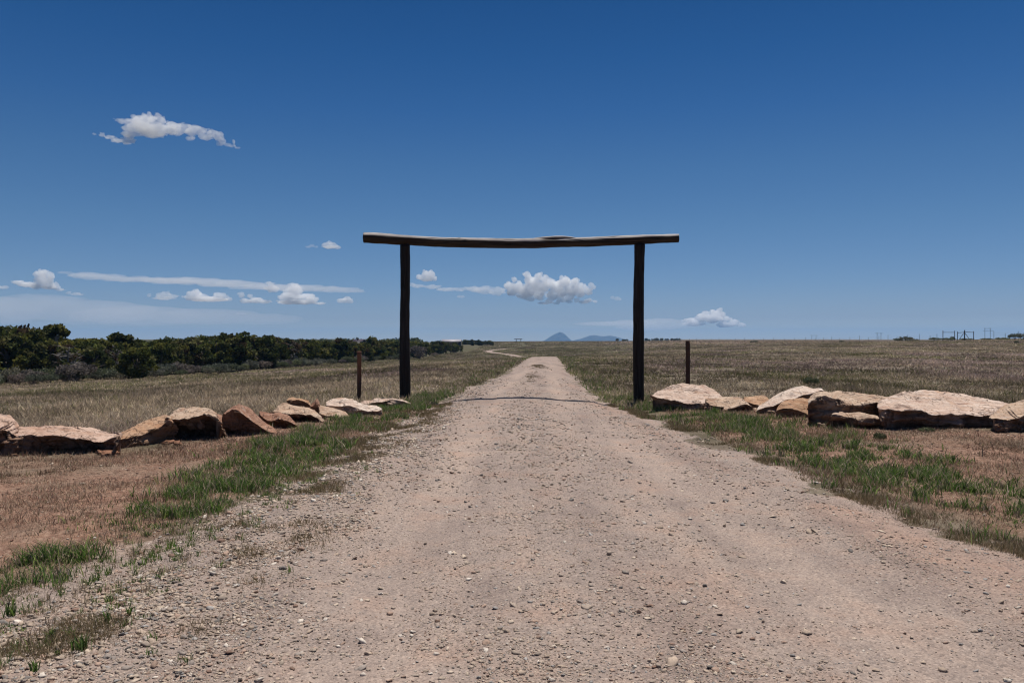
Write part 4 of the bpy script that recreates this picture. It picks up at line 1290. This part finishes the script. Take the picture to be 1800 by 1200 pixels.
def pal(cols, idx, r_, lo=.75, hi=1.25):
    return np.asarray(cols)[idx] * r_.uniform(lo, hi, (len(idx), 1))

STRAW = [(.47, .37, .255), (.38, .295, .205), (.30, .235, .17), (.21, .165, .125), (.58, .48, .36)]
OLIVE = [(.145, .15, .055), (.18, .175, .07), (.115, .125, .05), (.23, .21, .10)]
REDDISH = [(.37, .245, .17), (.28, .17, .12), (.44, .32, .225), (.19, .105, .08), (.50, .39, .29)]
GREEN = [(.10, .175, .044), (.165, .26, .06), (.065, .11, .034), (.27, .33, .10), (.125, .185, .07)]

def tufts_to_blades(x, y, nb, spread, r_):
    k = np.repeat(np.arange(len(x)), nb)
    return k, x[k] + r_.normal(size=len(k)) * spread, y[k] + r_.normal(size=len(k)) * spread

def field_grass():
    r_ = np.random.default_rng(900)
    parts = []
    # sample depth with density falling off with distance
    n = 330000
    d0, d1 = 11.5, 640.0
    uu = r_.uniform(0, 1, n)
    e = .42
    d = (d0 ** e + uu * (d1 ** e - d0 ** e)) ** (1 / e)
    x = r_.uniform(-.80, .80, n) * d
    beyond = d - rock_line(np.clip(x, -14, 14))
    inrow = (np.abs(x) < 460)
    field = (beyond > .95 + .3 * fbm2(x, d, 1.5, 2, 3)) | ((x > -2.9) & (x < 3.2) & (d > 20.5))
    sd = road_sd(x, d)
    ok = field & (sd < -.05 - .25 * r_.random(n)) & inrow
    # stop at the wood
    ok &= ~((x < -15) & (d > np.interp(CX + F * x / d, DPX, DEP) + 2))
    x, d, sd = x[ok], d[ok], sd[ok]
    patch = fbm2(x, d, 4.0, 4, 41, 6.5)
    tone = fbm2(x, d, 7.0, 3, 42, 13)
    keep = r_.random(len(x)) < np.maximum(.35, sstep(-1.0, .1, patch + .35))
    x, d, sd, patch, tone = x[keep], d[keep], sd[keep], patch[keep], tone[keep]
    far_ok = r_.random(len(x)) < np.where((d > 200) & (CX + F * x / d > 1060), .35, 1.0)
    x, d, sd, patch, tone = x[far_ok], d[far_ok], sd[far_ok], patch[far_ok], tone[far_ok]
    mot = .6 * fbm2(x, d, 1.0, 3, 43, 1.8) + .8 * fbm2(x, d, 3.2, 3, 44, 6) + .6 * fbm2(x, d, 20, 3, 45, 45)
    bri = np.clip(1.14 + .55 * mot, .62, 1.75)
    nb = 5
    k, bx, by = tufts_to_blades(x, d, nb, .045 + .0, r_)
    bx = bx + r_.normal(size=len(bx)) * .0012 * by
    ol = sstep(-.35, .85, .6 * tone + .35 * fbm2(x, d, 1.6, 2, 47, 2.6) + .5 * r_.normal(size=len(x)) * .5 + .35 * np.exp(-(np.abs(sd) / .9) ** 2))[k]
    ol = np.clip(ol + .35 * sstep(45, 100, by) * sstep(1250, 1000, CX + F * bx / by), 0, 1)
    ol = np.clip(ol + (.45 * np.exp(-((bx - road_edges(by)[1]) / 7) ** 2) * sstep(24, 40, by) * (1 - sstep(120, 180, by)) * (bx > 2))  , 0, 1)
    is_ol = r_.random(len(k)) < ol * .74
    c = np.where(is_ol[:, None], pal(OLIVE, r_.integers(0, 4, len(k)), r_), pal(STRAW, r_.choice(5, len(k), p=[.2, .25, .25, .22, .08]), r_))
    c = c * (bri[:, None] * (.85 + .3 * r_.random((len(x), 1))))[k]
    mauve = sstep(.1, .8, fbm2(x, d, 8, 3, 46, 15))[k][:, None]
    c = c * (1 - mauve * np.array([.02, .08, -.10]))
    h = (.05 + .12 * r_.random(len(k)) ** 1.5) * (1 + .5 * sstep(.0, .7, patch)[k]) * (.75 + .5 * r_.random(len(x)))[k]
    h = np.maximum(h * np.clip(1.15 - by / 260, .6, 1.15), .0007 * by * r_.uniform(.5, 1.2, len(k)))
    w = np.maximum(.005, .00105 * by) * r_.uniform(.7, 1.4, len(k))
    parts.append(blades(bx, by, h, w, r_.uniform(.3, 1.2, len(k)), c, False, r_))
    V, Fc, C = merge(parts)
    o = mesh_np('dry_grass', V, Fc, GRASS, attrs={'col': C})
    tag(o, 'dry brown and olive field grass beyond the boulder rows', 'grass', None, 'stuff')
field_grass()

def red_grass():
    r_ = np.random.default_rng(901)
    n = 340000
    x = np.concatenate([r_.uniform(-13.5, -2.3, n // 2), r_.uniform(3.6, 14, n - n // 2)])
    y = r_.uniform(3.0, 20.0, n)
    sd = road_sd(x, y)
    fg = rock_line(np.clip(x, -14, 14)) - y
    dens = sstep(-.55, .55, fbm2(x, y, 1.0, 4, 51, .9) + .5 * fbm2(x, y, .28, 2, 57) + .22) * sstep(.12, -.45, sd) * sstep(-.6, .1, fg)
    ok = (np.abs(x) < .80 * y + .5) & (r_.random(n) < dens * np.clip(9 / y, .35, 1)) & (sd < .1)
    x, y = x[ok], y[ok]
    k, bx, by = tufts_to_blades(x, y, 3, .022, r_)
    ton = fbm2(x, y, 1.8, 3, 52)[k]
    ci = r_.choice(5, len(k), p=[.28, .24, .22, .14, .12])
    c = pal(REDDISH, ci, r_, .6, 1.35) * np.clip(1 + .45 * fbm2(x, y, .8, 4, 53), .5, 1.5)[k][:, None]
    olive = r_.random(len(k)) < .05 + .16 * sstep(.1, .6, ton)
    c[olive] = pal(OLIVE, r_.integers(0, 4, olive.sum()), r_)
    straw = r_.random(len(k)) < .25 * sstep(0, -.5, ton) + .08
    c[straw] = pal(STRAW, r_.integers(0, 5, straw.sum()), r_)
    h = (.012 + .090 * r_.random(len(k)) ** 2.3) * (.8 + .5 * sstep(-.2, .6, ton))
    w = np.maximum(.0032, .0009 * by) * r_.uniform(.7, 1.3, len(k))
    parts = [blades(bx, by, h, w, r_.uniform(.2, 1.1, len(k)), c, False, r_)]
    # flattened dead litter
    m_ = 420000
    lx = np.concatenate([r_.uniform(-13.5, -2.3, m_ // 2), r_.uniform(3.6, 14, m_ // 2)]); ly = r_.uniform(3.0, 20.0, m_)
    lk = (r_.random(m_) < sstep(.3, -.2, road_sd(lx, ly)) * np.clip(9 / ly, .3, 1) * np.maximum(.4, sstep(-.6, .6, fbm2(lx, ly, .7, 3, 55) + .2))) & (np.abs(lx) < .8 * ly + .5) & (rock_line(np.clip(lx, -14, 14)) - ly > -.4)
    lx, ly = lx[lk], ly[lk]
    lc = pal([(.56, .44, .33), (.46, .33, .24), (.30, .20, .145), (.13, .08, .06), (.10, .07, .05)], r_.integers(0, 5, len(lx)), r_, .7, 1.3)
    parts.append(blades(lx, ly, r_.uniform(.02, .05, len(lx)), np.maximum(.0035, .0009 * ly), r_.uniform(1.0, 1.42, len(lx)) * 1.5, lc, False, r_))
    V, Fc, C = merge(parts)
    o = mesh_np('reddish_grass', V, Fc, GRASS, attrs={'col': C})
    tag(o, 'short reddish dry grass on red soil in front of the boulder rows', 'grass', None, 'stuff')
red_grass()

def green_grass():
    r_ = np.random.default_rng(902)
    parts = []
    n = 150000
    y = np.concatenate([3.2 + 21 * r_.random(n) ** 1.25, r_.uniform(22, 90, 26000)])
    side = r_.random(len(y)) < .48
    xl = np.interp(y, [p[1] for p in LSTRIP[0]], [p[0] for p in LSTRIP[0]])
    xr = np.interp(y, [p[1] for p in RSTRIP[0]], [p[0] for p in RSTRIP[0]])
    x = np.where(side, xl, xr) + r_.normal(size=len(y)) * np.where(side, .85, 1.2)
    g = green_mask(x, y)
    ok = (r_.random(len(y)) < np.clip(g * 1.1, 0, 1) ** 1.2) & (road_sd(x, y) < -.02) & (np.abs(x) < .8 * y + .4)
    x, y = x[ok], y[ok]
    clump = sstep(-.15, .5, fbm2(x, y, .33, 3, 61))
    keep = r_.random(len(x)) < (.14 + .86 * clump) * .85
    x, y, clump = x[keep], y[keep], clump[keep]
    k, bx, by = tufts_to_blades(x, y, 4, .028, r_)
    far = sstep(22, 40, by)
    c = pal(GREEN, r_.choice(5, len(k), p=[.3, .25, .2, .1, .15]), r_)
    dead = r_.random(len(k)) < .30 + .25 * far
    c[dead] = pal(STRAW, r_.integers(0, 5, dead.sum()), r_)
    h = (.035 + .10 * r_.random(len(k)) ** 1.2) * (.5 + .9 * clump[k])
    w = np.maximum(.0072, .0011 * by) * r_.uniform(.7, 1.4, len(k))
    near = by < 13
    for sel, two in ((near, True), (~near, False)):
        if sel.any():
            parts.append(blades(bx[sel], by[sel], h[sel], w[sel], r_.uniform(.2, 1.05, sel.sum()), c[sel], two, r_))
    # small tufts scattered through the gravel of the left shoulder
    nt_ = 760
    ty = 4.0 + 8.5 * r_.random(nt_) ** 1.2
    tx = np.interp(ty, [4, 5.8, 7, 9, 12.5], [-3.0, -3.05, -2.95, -2.8, -2.75]) + r_.normal(size=nt_) * .42
    okk = np.abs(tx) < .72 * ty
    tx, ty = tx[okk], ty[okk]
    k2, bx2, by2 = tufts_to_blades(tx, ty, 16, .02, r_)
    gr = r_.random(len(tx)) < .6
    c2 = np.where(gr[k2][:, None], pal(GREEN, r_.integers(0, 5, len(k2)), r_), pal(STRAW, r_.integers(0, 5, len(k2)), r_))
    h2 = (.02 + .055 * r_.random(len(k2))) * (.5 + .9 * r_.random(len(tx)))[k2]
    parts.append(blades(bx2, by2, h2, np.full(len(k2), .0055), r_.uniform(.2, 1.1, len(k2)), c2, True, r_))
    V, Fc, C = merge(parts)
    o = mesh_np('green_grass', V, Fc, GRASS, attrs={'col': C})
    tag(o, 'dark green grass growing in strips along both road edges', 'grass', None, 'stuff')
green_grass()

def shoulder_weeds():
    r_ = np.random.default_rng(903)
    parts = []
    # olive brown mats on the left shoulder and sparse stubble on the right one
    n = 60000
    y = 4.2 + 17 * r_.random(n) ** 1.3
    left = r_.random(n) < .62
    xl = np.interp(y, [4, 5.8, 6.8, 9.8, 12.4, 16, 21], [-2.45, -2.36, -2.27, -2.35, -2.3, -2.15, -1.9]) + r_.normal(size=n) * .30
    xr = road_edges(y)[1] + np.abs(r_.normal(size=n)) * .28 + .02
    x = np.where(left, xl, xr)
    nz = fbm2(x, y, .42, 4, 71)
    ok = r_.random(n) < sstep(-.15, .8, nz + .12 * ~left + .15 * left) * .55
    x, y, nz, left = x[ok], y[ok], nz[ok], left[ok]
    # weeds growing in the middle of the road before the crest
    m_ = 2000
    yc = r_.uniform(27, 50, m_); xc = np.interp(yc, [27, 36, 45, 84], [.6, .95, 1.45, 3.4]) + r_.normal(size=m_) * .28
    nc_ = fbm2(xc, yc, .8, 3, 72, 5.0)
    kc = r_.random(m_) < sstep(.0, .6, nc_ + .3 * np.exp(-((yc - 37) / 7) ** 2))
    x, y, nz = np.concatenate([x, xc[kc]]), np.concatenate([y, yc[kc]]), np.concatenate([nz, nc_[kc] * .5])
    k, bx, by = tufts_to_blades(x, y, 4, .022, r_)
    BR = [(.24, .175, .10), (.19, .15, .08), (.31, .235, .15), (.14, .125, .06), (.36, .28, .19)]
    c = pal(BR, r_.integers(0, 5, len(k)), r_)
    h = (.015 + .045 * r_.random(len(k))) * (.6 + .9 * sstep(.1, .7, nz))[k]
    w = np.maximum(.0026, .0009 * by) * r_.uniform(.7, 1.3, len(k))
    parts.append(blades(bx, by, h, w, r_.uniform(.2, 1.0, len(k)), c, False, r_))
    V, Fc, C = merge(parts)
    o = mesh_np('roadside_weeds', V, Fc, GRASS, attrs={'col': C})
    tag(o, 'olive brown weed mats and stubble on the gravel shoulders', 'weeds', None, 'stuff')
shoulder_weeds()

def tuft(label, px, py, h, n, spread, seed, wide=.008):
    r_ = np.random.default_rng(seed)
    d = F * CZ / (py - HY)
    x0 = X(px, d); g = gz(x0, d)
    a = r_.uniform(0, 6.283, n); q = np.abs(r_.normal(size=n)) * spread
    bx, by = np.cos(a) * q, np.sin(a) * q
    hh = h * r_.uniform(.45, 1.05, n)
    V, Fc, C = blades(bx, by, hh, wide * r_.uniform(.6, 1.3, n), r_.uniform(.1, .75, n), pal(GREEN, r_.integers(0, 5, n), r_), True, r_, z=np.zeros(n))
    o = mesh_np('grass_tuft', V, Fc, GRASS, attrs={'col': C}, loc=(x0, d, g))
    tag(o, label, 'grass tuft', 'single green tufts on the gravel shoulder')
for i, (lab, px, py, h, n, s) in enumerate((
        ('bushiest green grass tuft on the gravel in the lower left corner', 143, 1152, .10, 46, .028),
        ('upright green tuft on gravel above the bushiest lower left tuft', 88, 1130, .085, 22, .014),
        ('small green tuft right at the bottom edge, lower left corner', 60, 1186, .07, 22, .015),
        ('tiny green tuft between two larger tufts in the lower left corner', 100, 1160, .045, 16, .012),
        ('green tuft with spread leaves near the middle of the left shoulder', 186, 1105, .085, 24, .025),
        ('thin green tuft standing alone beside the olive weed mats', 228, 1090, .07, 14, .012),
        ('slender green sprig on the left shoulder above the olive weed mats', 258, 990, .09, 16, .012),
        ('green tuft below the dark grass strip on the left shoulder', 190, 1010, .085, 24, .022),
        ('leafy green tuft at the left photo edge below the dark grass strip', 20, 1080, .11, 36, .03),
        ('green tuft at the end of the dark grass strip at left', 300, 965, .09, 26, .025),
        ('small green tuft on gravel left of the road near the gate', 775, 722, .12, 30, .06))):
    tuft(lab, px, py, h, n, s, 950 + i)

# ------------------------------------------------------------------ gravel
def stone_mat():
    m, nt, out = new_mat('gravel_stone')
    a = N(nt, 'ShaderNodeAttribute'); a.attribute_name = 'col'
    tc = N(nt, 'ShaderNodeTexCoord').outputs['Object']
    n_ = noise(nt, tc, 90, 3, .6)
    c = mix(nt, 1.0, a.outputs['Color'], ramp(nt, n_, [(.3, (.70,) * 3), (.7, (1.03,) * 3)]), 'MULTIPLY')
    diffuse_out(nt, out, c, .85, None, .2)
    return m
STONE = stone_mat()
SCOL = np.array([(.40, .31, .24), (.35, .28, .225), (.46, .37, .29), (.30, .25, .215), (.36, .25, .19), (.27, .25, .235), (.18, .16, .145), (.55, .48, .41), (.22, .14, .105), (.31, .285, .265)])
SP = np.array([.23, .18, .16, .11, .11, .035, .03, .075, .035, .035])

def stones(x, y, s, r_, tmpl, seed):
    V0, F0 = tmpl
    n = len(x); m = len(V0)
    z = ground_z(x, y)
    ax = np.stack([r_.uniform(.7, 1.35, n), r_.uniform(.6, 1.0, n), r_.uniform(.32, .66, n)], 1) * s[:, None]
    jit = 1 + .22 * r_.normal(size=(n, m))
    P = V0[None] * jit[..., None] * ax[:, None]
    a = r_.uniform(0, 6.283, n); ca, sa = np.cos(a)[:, None], np.sin(a)[:, None]
    tl = r_.normal(size=n)[:, None] * .28
    px_, py_, pz_ = P[..., 0], P[..., 1], P[..., 2]
    pz2 = pz_ + px_ * tl
    X_ = px_ * ca - py_ * sa + x[:, None]; Y_ = px_ * sa + py_ * ca + y[:, None]
    Z_ = pz2 + (z + ax[:, 2] * r_.uniform(-.05, .55, n))[:, None]
    V = np.stack([X_, Y_, Z_], -1).reshape(-1, 3)
    Fc = (F0[None] + (np.arange(n) * m)[:, None, None]).reshape(-1, 3)
    c = np.repeat(SCOL[r_.choice(len(SCOL), n, p=SP)] * r_.uniform(.8, 1.2, (n, 1)), m, axis=0)
    return V, [Fc], c

def gravel():
    r_ = np.random.default_rng(1000)
    parts = []
    n = 520000
    e = -.25
    d0, d1 = 2.9, 34.0
    d = (d0 ** e + r_.random(n) * (d1 ** e - d0 ** e)) ** (1 / e)
    x = r_.uniform(-.75, .75, n) * d
    ok = road_sd(x, d) > .1 - .8 * r_.random(n) ** 1.5
    x, d = x[ok], d[ok]
    l, r = road_edges(d)
    t = (x - (l + r) / 2) / ((r - l) / 2)
    # loose stones gather on the shoulders and between the wheel tracks
    wd = .30 - .22 * np.exp(-((np.abs(t - .05) - .42) / .13) ** 2) + .8 * np.exp(-((t + .78) / .24) ** 2) + .35 * np.exp(-((t + .02) / .20) ** 2) + .3 * np.exp(-((t - .72) / .12) ** 2)
    cl = sstep(-.4, .6, fbm2(x, d, .5, 3, 81))
    ok = r_.random(len(x)) < wd * (.35 + .75 * cl)
    x, d, t = x[ok], d[ok], t[ok]
    s = np.exp(r_.normal(np.log(.0050), .50, len(x))) * np.clip(d / 7, .95, 2.0) * (1 + .45 * np.exp(-((t + .85) / .3) ** 2))
    s = np.minimum(s, .03)
    big = s > .012
    parts.append(stones(x[~big], d[~big], s[~big], r_, ICO1s, 1))
    parts.append(stones(x[big], d[big], s[big], r_, ICO2s, 2))
    # a few bigger stones
    n = 420
    y = 3.4 + 20 * r_.random(n) ** 1.6
    l, r = road_edges(y)
    xx = l + (r - l) * r_.random(n)
    ok = np.abs(xx) < .72 * y
    parts.append(stones(xx[ok], y[ok], r_.uniform(.014, .027, ok.sum()), r_, ICO2s, 3))
    V, Fc, C = merge(parts)
    print('gravel verts', len(V))
    o = mesh_np('gravel', V, Fc, STONE, attrs={'col': C})
    tag(o, 'loose gravel stones scattered over the road', 'gravel', None, 'stuff')
ICO1s, ICO2s = ICO1, ICO2
gravel()

def soil_clods():
    r_ = np.random.default_rng(1100)
    n = 60000
    x = np.concatenate([r_.uniform(-12.5, -2.6, n // 2), r_.uniform(3.8, 13, n // 2)]); y = 3.5 + 15 * r_.random(n) ** .9
    ok = (r_.random(n) < red_mask(x, y) * np.clip(9 / y, .3, 1)) & (road_sd(x, y) < -.1) & (np.abs(x) < .72 * y + .3) & (rock_line(np.clip(x, -14, 14)) - y > -.2)
    x, y = x[ok], y[ok]
    s = np.exp(r_.normal(np.log(.006), .45, len(x))) * np.clip(y / 8, .9, 1.8)
    V, Fc, C = stones(x, y, np.minimum(s, .035), r_, ICO1s, 5)
    cols = np.array([(.28, .16, .11), (.20, .11, .08), (.36, .23, .165), (.14, .085, .065), (.42, .33, .26)])
    C = np.repeat(cols[r_.integers(0, 5, len(x))] * r_.uniform(.75, 1.25, (len(x), 1)), len(ICO1s[0]), axis=0)
    o = mesh_np('soil_clods', V, Fc, STONE, attrs={'col': C})
    tag(o, 'small red soil clods and pebbles on the bare ground before the boulders', 'soil', None, 'stuff')
soil_clods()

# ------------------------------------------------------------------ clouds
def cloud_mat(name, dens, aniso=.1, nscale=None, nlo=.35, nhi=.6, stretch=(1, 1, 1), color=(1, 1, 1)):
    m, nt, out = new_mat(name)
    v = N(nt, 'ShaderNodeVolumePrincipled')
    v.inputs['Color'].default_value = (*color, 1)
    v.inputs['Anisotropy'].default_value = aniso
    v.inputs['Density'].default_value = dens
    if nscale:
        tc = N(nt, 'ShaderNodeTexCoord').outputs['Object']
        nn = noise(nt, mapping(nt, tc, stretch), nscale, 5, .6)
        d = math_n(nt, 'MULTIPLY', ramp(nt, nn, [(nlo, (0, 0, 0)), (nhi, (1, 1, 1))]), dens)
        nt.links.new(d, v.inputs['Density'])
    v.inputs['Density Attribute'].default_value = ''
    nt.links.new(v.outputs[0], out.inputs['Volume'])
    return m

def cloud(label, dist, blobs, mat, voxel, band, seed, depth=1.0, rough=.35, group=None, small=0):
    r_ = np.random.default_rng(seed)
    Vs, Fs, nv = [], [], 0
    bl = []
    for b in blobs:
        b = b if len(b) == 4 else (b[0], b[1], b[2], b[2])
        bl.append((*b, 0.0))
        for k in range(small):                     # cauliflower bumps on each lobe
            a = r_.uniform(0, 2 * np.pi); s = r_.uniform(.28, .5)
            bl.append((b[0] + b[2] * .85 * np.cos(a), b[1] + b[3] * .85 * np.sin(a) * (1 if np.sin(a) < 0 else .5), b[2] * s, b[3] * s, r_.uniform(-.8, .8) * b[2]))
    cx = np.mean([b[0] for b in bl]); cy = np.mean([b[1] for b in bl])
    org = np.array([X(cx, dist), dist, Z(cy, dist)])
    s = dist / F
    for (px, py, rx, ry, dy) in bl:
        V, Fc = ICO3 if rx > 6 else ICO2
        yy = dist + (r_.uniform(-.5, .5) * rx * depth + dy) * s
        c = np.array([X(px, dist), yy, Z(py, dist)]) - org
        nrm = V
        P = nrm * np.array([rx, max(ry, rx * .7) * depth, ry]) * s
        q = (P + c) / (s * 5.5)
        k = 1 + rough * fbm(q, 4, seed)
        Vs.append(P * k[:, None] + c); Fs.append(Fc + nv); nv += len(V)
    o = mesh_np('cloud', np.vstack(Vs), np.vstack(Fs), mat, None, True, loc=org)
    md = o.modifiers.new('union', 'REMESH')
    md.mode = 'VOXEL'
    md.voxel_size = voxel
    md.use_smooth_shade = True
    return tag(o, label, 'cloud', group)

CUMULUS = cloud_mat('cumulus', .013, .0)
SMALLC = cloud_mat('small_cumulus', .012, .0)
WISPY = cloud_mat('wispy_cumulus', .009, .0)
THIN = cloud_mat('thin_cumulus', .006, .1)
VEIL = cloud_mat('thin_veil', .0021, .2)
BAND = cloud_mat('faint_band', .00036, .2)
cloud('big white cumulus cloud framed inside the log gate', 14000,
      [(925, 482, 6), (930, 492, 9), (947, 487, 8), (958, 492, 8), (968, 499, 9), (940, 500, 12), (895, 503, 8), (904, 492, 5), (912, 506, 11), (900, 512, 9),
       (926, 513, 13), (945, 515, 12), (955, 505, 11), (978, 506, 11), (993, 496, 11), (985, 514, 11), (1010, 497, 9), (1018, 508, 10), (1002, 512, 12),
       (1028, 506, 6), (1040, 501, 5), (1044, 505, 4), (1035, 513, 7), (1020, 517, 8), (970, 519, 10), (950, 524, 7, 5), (965, 530, 8, 4), (978, 533, 6, 2.5),
       (1000, 530, 7, 4), (1015, 528, 6, 5), (1035, 528, 7, 4), (1047, 530, 5, 3), (1000, 522, 9, 7), (915, 519, 9, 6), (932, 525, 8, 5), (955, 533, 10, 2), (1026, 531, 8, 3), (988, 527, 9, 5)],
      CUMULUS, 9, 50, 1, .75, .28, small=7)
cloud('small round puff cloud right of the left gate post', 14000, [(738, 487, 6), (748, 483, 8), (758, 485, 8), (764, 490, 5), (750, 491, 13, 4)], SMALLC, 8, 50, 3, .8, .25, small=6)
cloud('flat thin cloud trailing left of the big framed cumulus', 14500, [(722, 500, 10, 3), (738, 503, 14, 3), (760, 504, 14, 4), (783, 509, 16, 4), (808, 509, 12, 4), (830, 508, 16, 5), (852, 510, 18, 7), (874, 512, 16, 8)], THIN, 12, 50, 4, .5, .35, small=3, group='thin flat clouds')
cloud('tiny cloud below the flat thin cloud', 14000, [(807, 521, 4, 3), (812, 521.5, 5, 3)], THIN, 7, 50, 5, .8, .3, small=3)
cloud('tiny cloud left of the right gate post', 14000, [(1077, 523, 4, 3.5), (1084, 525, 6, 4), (1090, 527, 3, 2.5)], THIN, 7, 50, 6, .8, .3, small=4)
cloud('ragged white cloud alone high in the upper left sky', 11000,
      [(166, 236, 4, 2.5), (180, 237, 7, 3.5), (195, 242, 9, 3.5), (205, 247, 11, 4.5), (225, 249, 15, 5), (215, 214, 10, 4), (206, 211, 5, 3), (225, 213, 9, 5), (240, 212, 13, 7),
       (255, 206, 10, 7), (263, 203, 6, 5), (277, 205, 7, 5), (284, 214, 9, 8), (250, 224, 19, 9), (225, 225, 10, 6), (232, 236, 16, 8), (270, 227, 24, 14), (255, 216, 20, 12), (240, 222, 20, 10), (262, 232, 22, 10), (300, 228, 18, 10), (275, 237, 15, 7),
       (300, 222, 12, 8), (310, 227, 15, 10), (325, 225, 11, 7), (340, 231, 15, 9), (355, 230, 12, 7), (372, 234, 11, 7), (384, 241, 9, 8), (360, 240, 13, 6), (335, 244, 8, 4),
       (391, 249, 7, 5), (385, 253, 6, 4), (400, 255, 7, 3), (409, 257, 6, 2.5), (411, 250, 2.5, 6), (417, 260, 5, 2)], WISPY, 8, 60, 2, .6, .38, small=6)
cloud('towering small cumulus at the far left above the pinyon woodland', 15000, [(66, 482, 7), (78, 481, 8), (90, 485, 7), (72, 492, 10), (86, 494, 9), (30, 496, 9, 3.5), (45, 500, 14, 5), (62, 502, 14, 6), (80, 503, 12, 6), (97, 505, 10, 4), (106, 509, 7, 2.5), (98, 500, 5, 5)], SMALLC, 9, 50, 7, .7, .3, small=5)
cloud('small flat cloud cut by the left edge of the photo', 15000, [(-12, 505, 14, 4), (4, 505, 11, 3.2)], THIN, 9, 50, 8, .7, .3, small=4)
cloud('small flat cloud just right of the far left towering cumulus', 15000, [(122, 515, 5, 3.5), (132, 517, 9, 3), (142, 518, 5, 1.8)], THIN, 9, 50, 9, .7, .3, small=4)
cloud('small triangular white cloud left of the crossbeam end', 12000, [(580, 427, 4), (575, 431, 8, 5), (585, 431, 8, 5), (591, 435, 7, 3), (580, 435, 14, 3)], SMALLC, 7, 50, 10, .7, .3, small=5)
cloud('faint wisp beside the small triangular cloud', 12000, [(541, 434, 5, 2), (549, 432, 5, 3), (556, 434, 4, 2)], THIN, 7, 50, 11, .7, .3, small=4)
cloud('leftmost and faintest of the low cumulus clouds below the long streak', 15000, [(262, 519, 5, 4), (284, 519, 10, 5), (293, 516, 8, 5), (303, 521, 9, 4), (288, 524, 20, 3)], THIN, 9, 50, 12, .7, .3, small=5)
cloud('double humped low cumulus cloud below the long streak', 15000, [(335, 517, 7), (345, 518, 8), (356, 522, 9, 6), (330, 523, 8, 5), (382, 520, 8, 6), (392, 522, 9, 6), (402, 526, 6, 4), (365, 526, 36, 4)], SMALLC, 9, 50, 13, .7, .28, small=5)
cloud('low ragged cumulus left of the tallest low cumulus', 15000, [(424, 519, 6, 5), (440, 521, 5, 5), (430, 529, 11, 4), (450, 528, 13, 5), (466, 530, 10, 4)], SMALLC, 9, 50, 14, .7, .3, small=5)
cloud('tallest low cumulus crossing the long streak', 15000, [(475, 498, 7, 3), (478, 508, 12, 6), (515, 500, 9, 3), (515, 510, 15, 9), (512, 522, 18, 9), (540, 522, 14, 7), (552, 527, 10, 5), (510, 531, 22, 4), (535, 531, 22, 4), (562, 533, 9, 2.5)], SMALLC, 9, 50, 15, .7, .25, small=5)
cloud('small rounded low cumulus at the right end of the row', 15000, [(602, 529, 9, 5), (609, 525, 7, 5), (613, 529, 7, 5)], SMALLC, 9, 50, 16, .7, .28, small=5)
cloud('speck of cloud below the low ragged cumulus', 15000, [(421, 551, 6, 1.8), (427, 551, 6, 1.5)], THIN, 8, 50, 17, .8, .3, small=3)
cloud('pale cumulus low over the right horizon beyond the brown steel post', 17000, [(1240, 551, 7, 5), (1254, 549, 7, 5), (1265, 545, 6, 5), (1262, 553, 12, 7), (1235, 559, 14, 7), (1250, 560, 16, 8), (1275, 560, 10, 6), (1290, 566, 10, 5), (1304, 571, 8, 4), (1215, 563, 14, 4), (1220, 569, 16, 5), (1275, 570, 16, 5)], SMALLC, 10, 50, 18, .8, .28, small=5)
cloud('flat pale cloud sheet behind the right gate post', 19000, [(1060, 569, 50, 4), (1110, 567, 45, 5), (1160, 566, 40, 7), (1195, 570, 35, 8), (1140, 575, 60, 7)], VEIL, 30, 50, 19, .35, .2, group='thin flat clouds')
cloud('long thin white streak cloud slanting across the left sky', 20000, [(118, 479, 16, 2.5), (150, 483, 35, 4.5), (190, 488, 45, 6), (240, 491, 50, 5.5), (290, 493, 55, 5.5), (340, 495, 60, 6), (400, 499, 60, 6), (460, 503, 55, 5.5), (520, 506, 55, 5.5), (570, 508, 45, 5.5), (610, 511, 32, 4)], VEIL, 24, 50, 20, .4, .45, group='thin flat clouds')
cloud('broad faint cloud bank low over the woodland', 24000, [(-40, 545, 130, 26), (60, 540, 120, 24), (160, 548, 120, 22), (260, 556, 120, 18), (360, 556, 110, 15), (450, 560, 80, 11)], BAND, 70, 50, 21, .45, .15, group='thin flat clouds')

# ------------------------------------------------------------------ far air
def build_haze():
    m, nt, out = new_mat('pale_air')
    v = N(nt, 'ShaderNodeVolumePrincipled')
    v.inputs['Color'].default_value = (.22, .52, 1.0, 1)
    v.inputs['Density'].default_value = 0.9e-4
    v.inputs['Anisotropy'].default_value = 0.0
    v.inputs['Density Attribute'].default_value = ''
    nt.links.new(v.outputs[0], out.inputs['Volume'])
    a, zb, zt = 9800.0, -45.0, 135.0
    V = [(sx * a, sy * a, z) for z in (zb, zt) for sx, sy in ((-1, -1), (1, -1), (1, 1), (-1, 1))]
    Q = [(3, 2, 1, 0), (4, 5, 6, 7), (0, 1, 5, 4), (1, 2, 6, 5), (2, 3, 7, 6), (3, 0, 4, 7)]
    o = mesh_np('haze', V, np.array(Q), m)
    tag(o, 'faint bluish haze over the far plain and mountains', None, None, 'stuff')
build_haze()
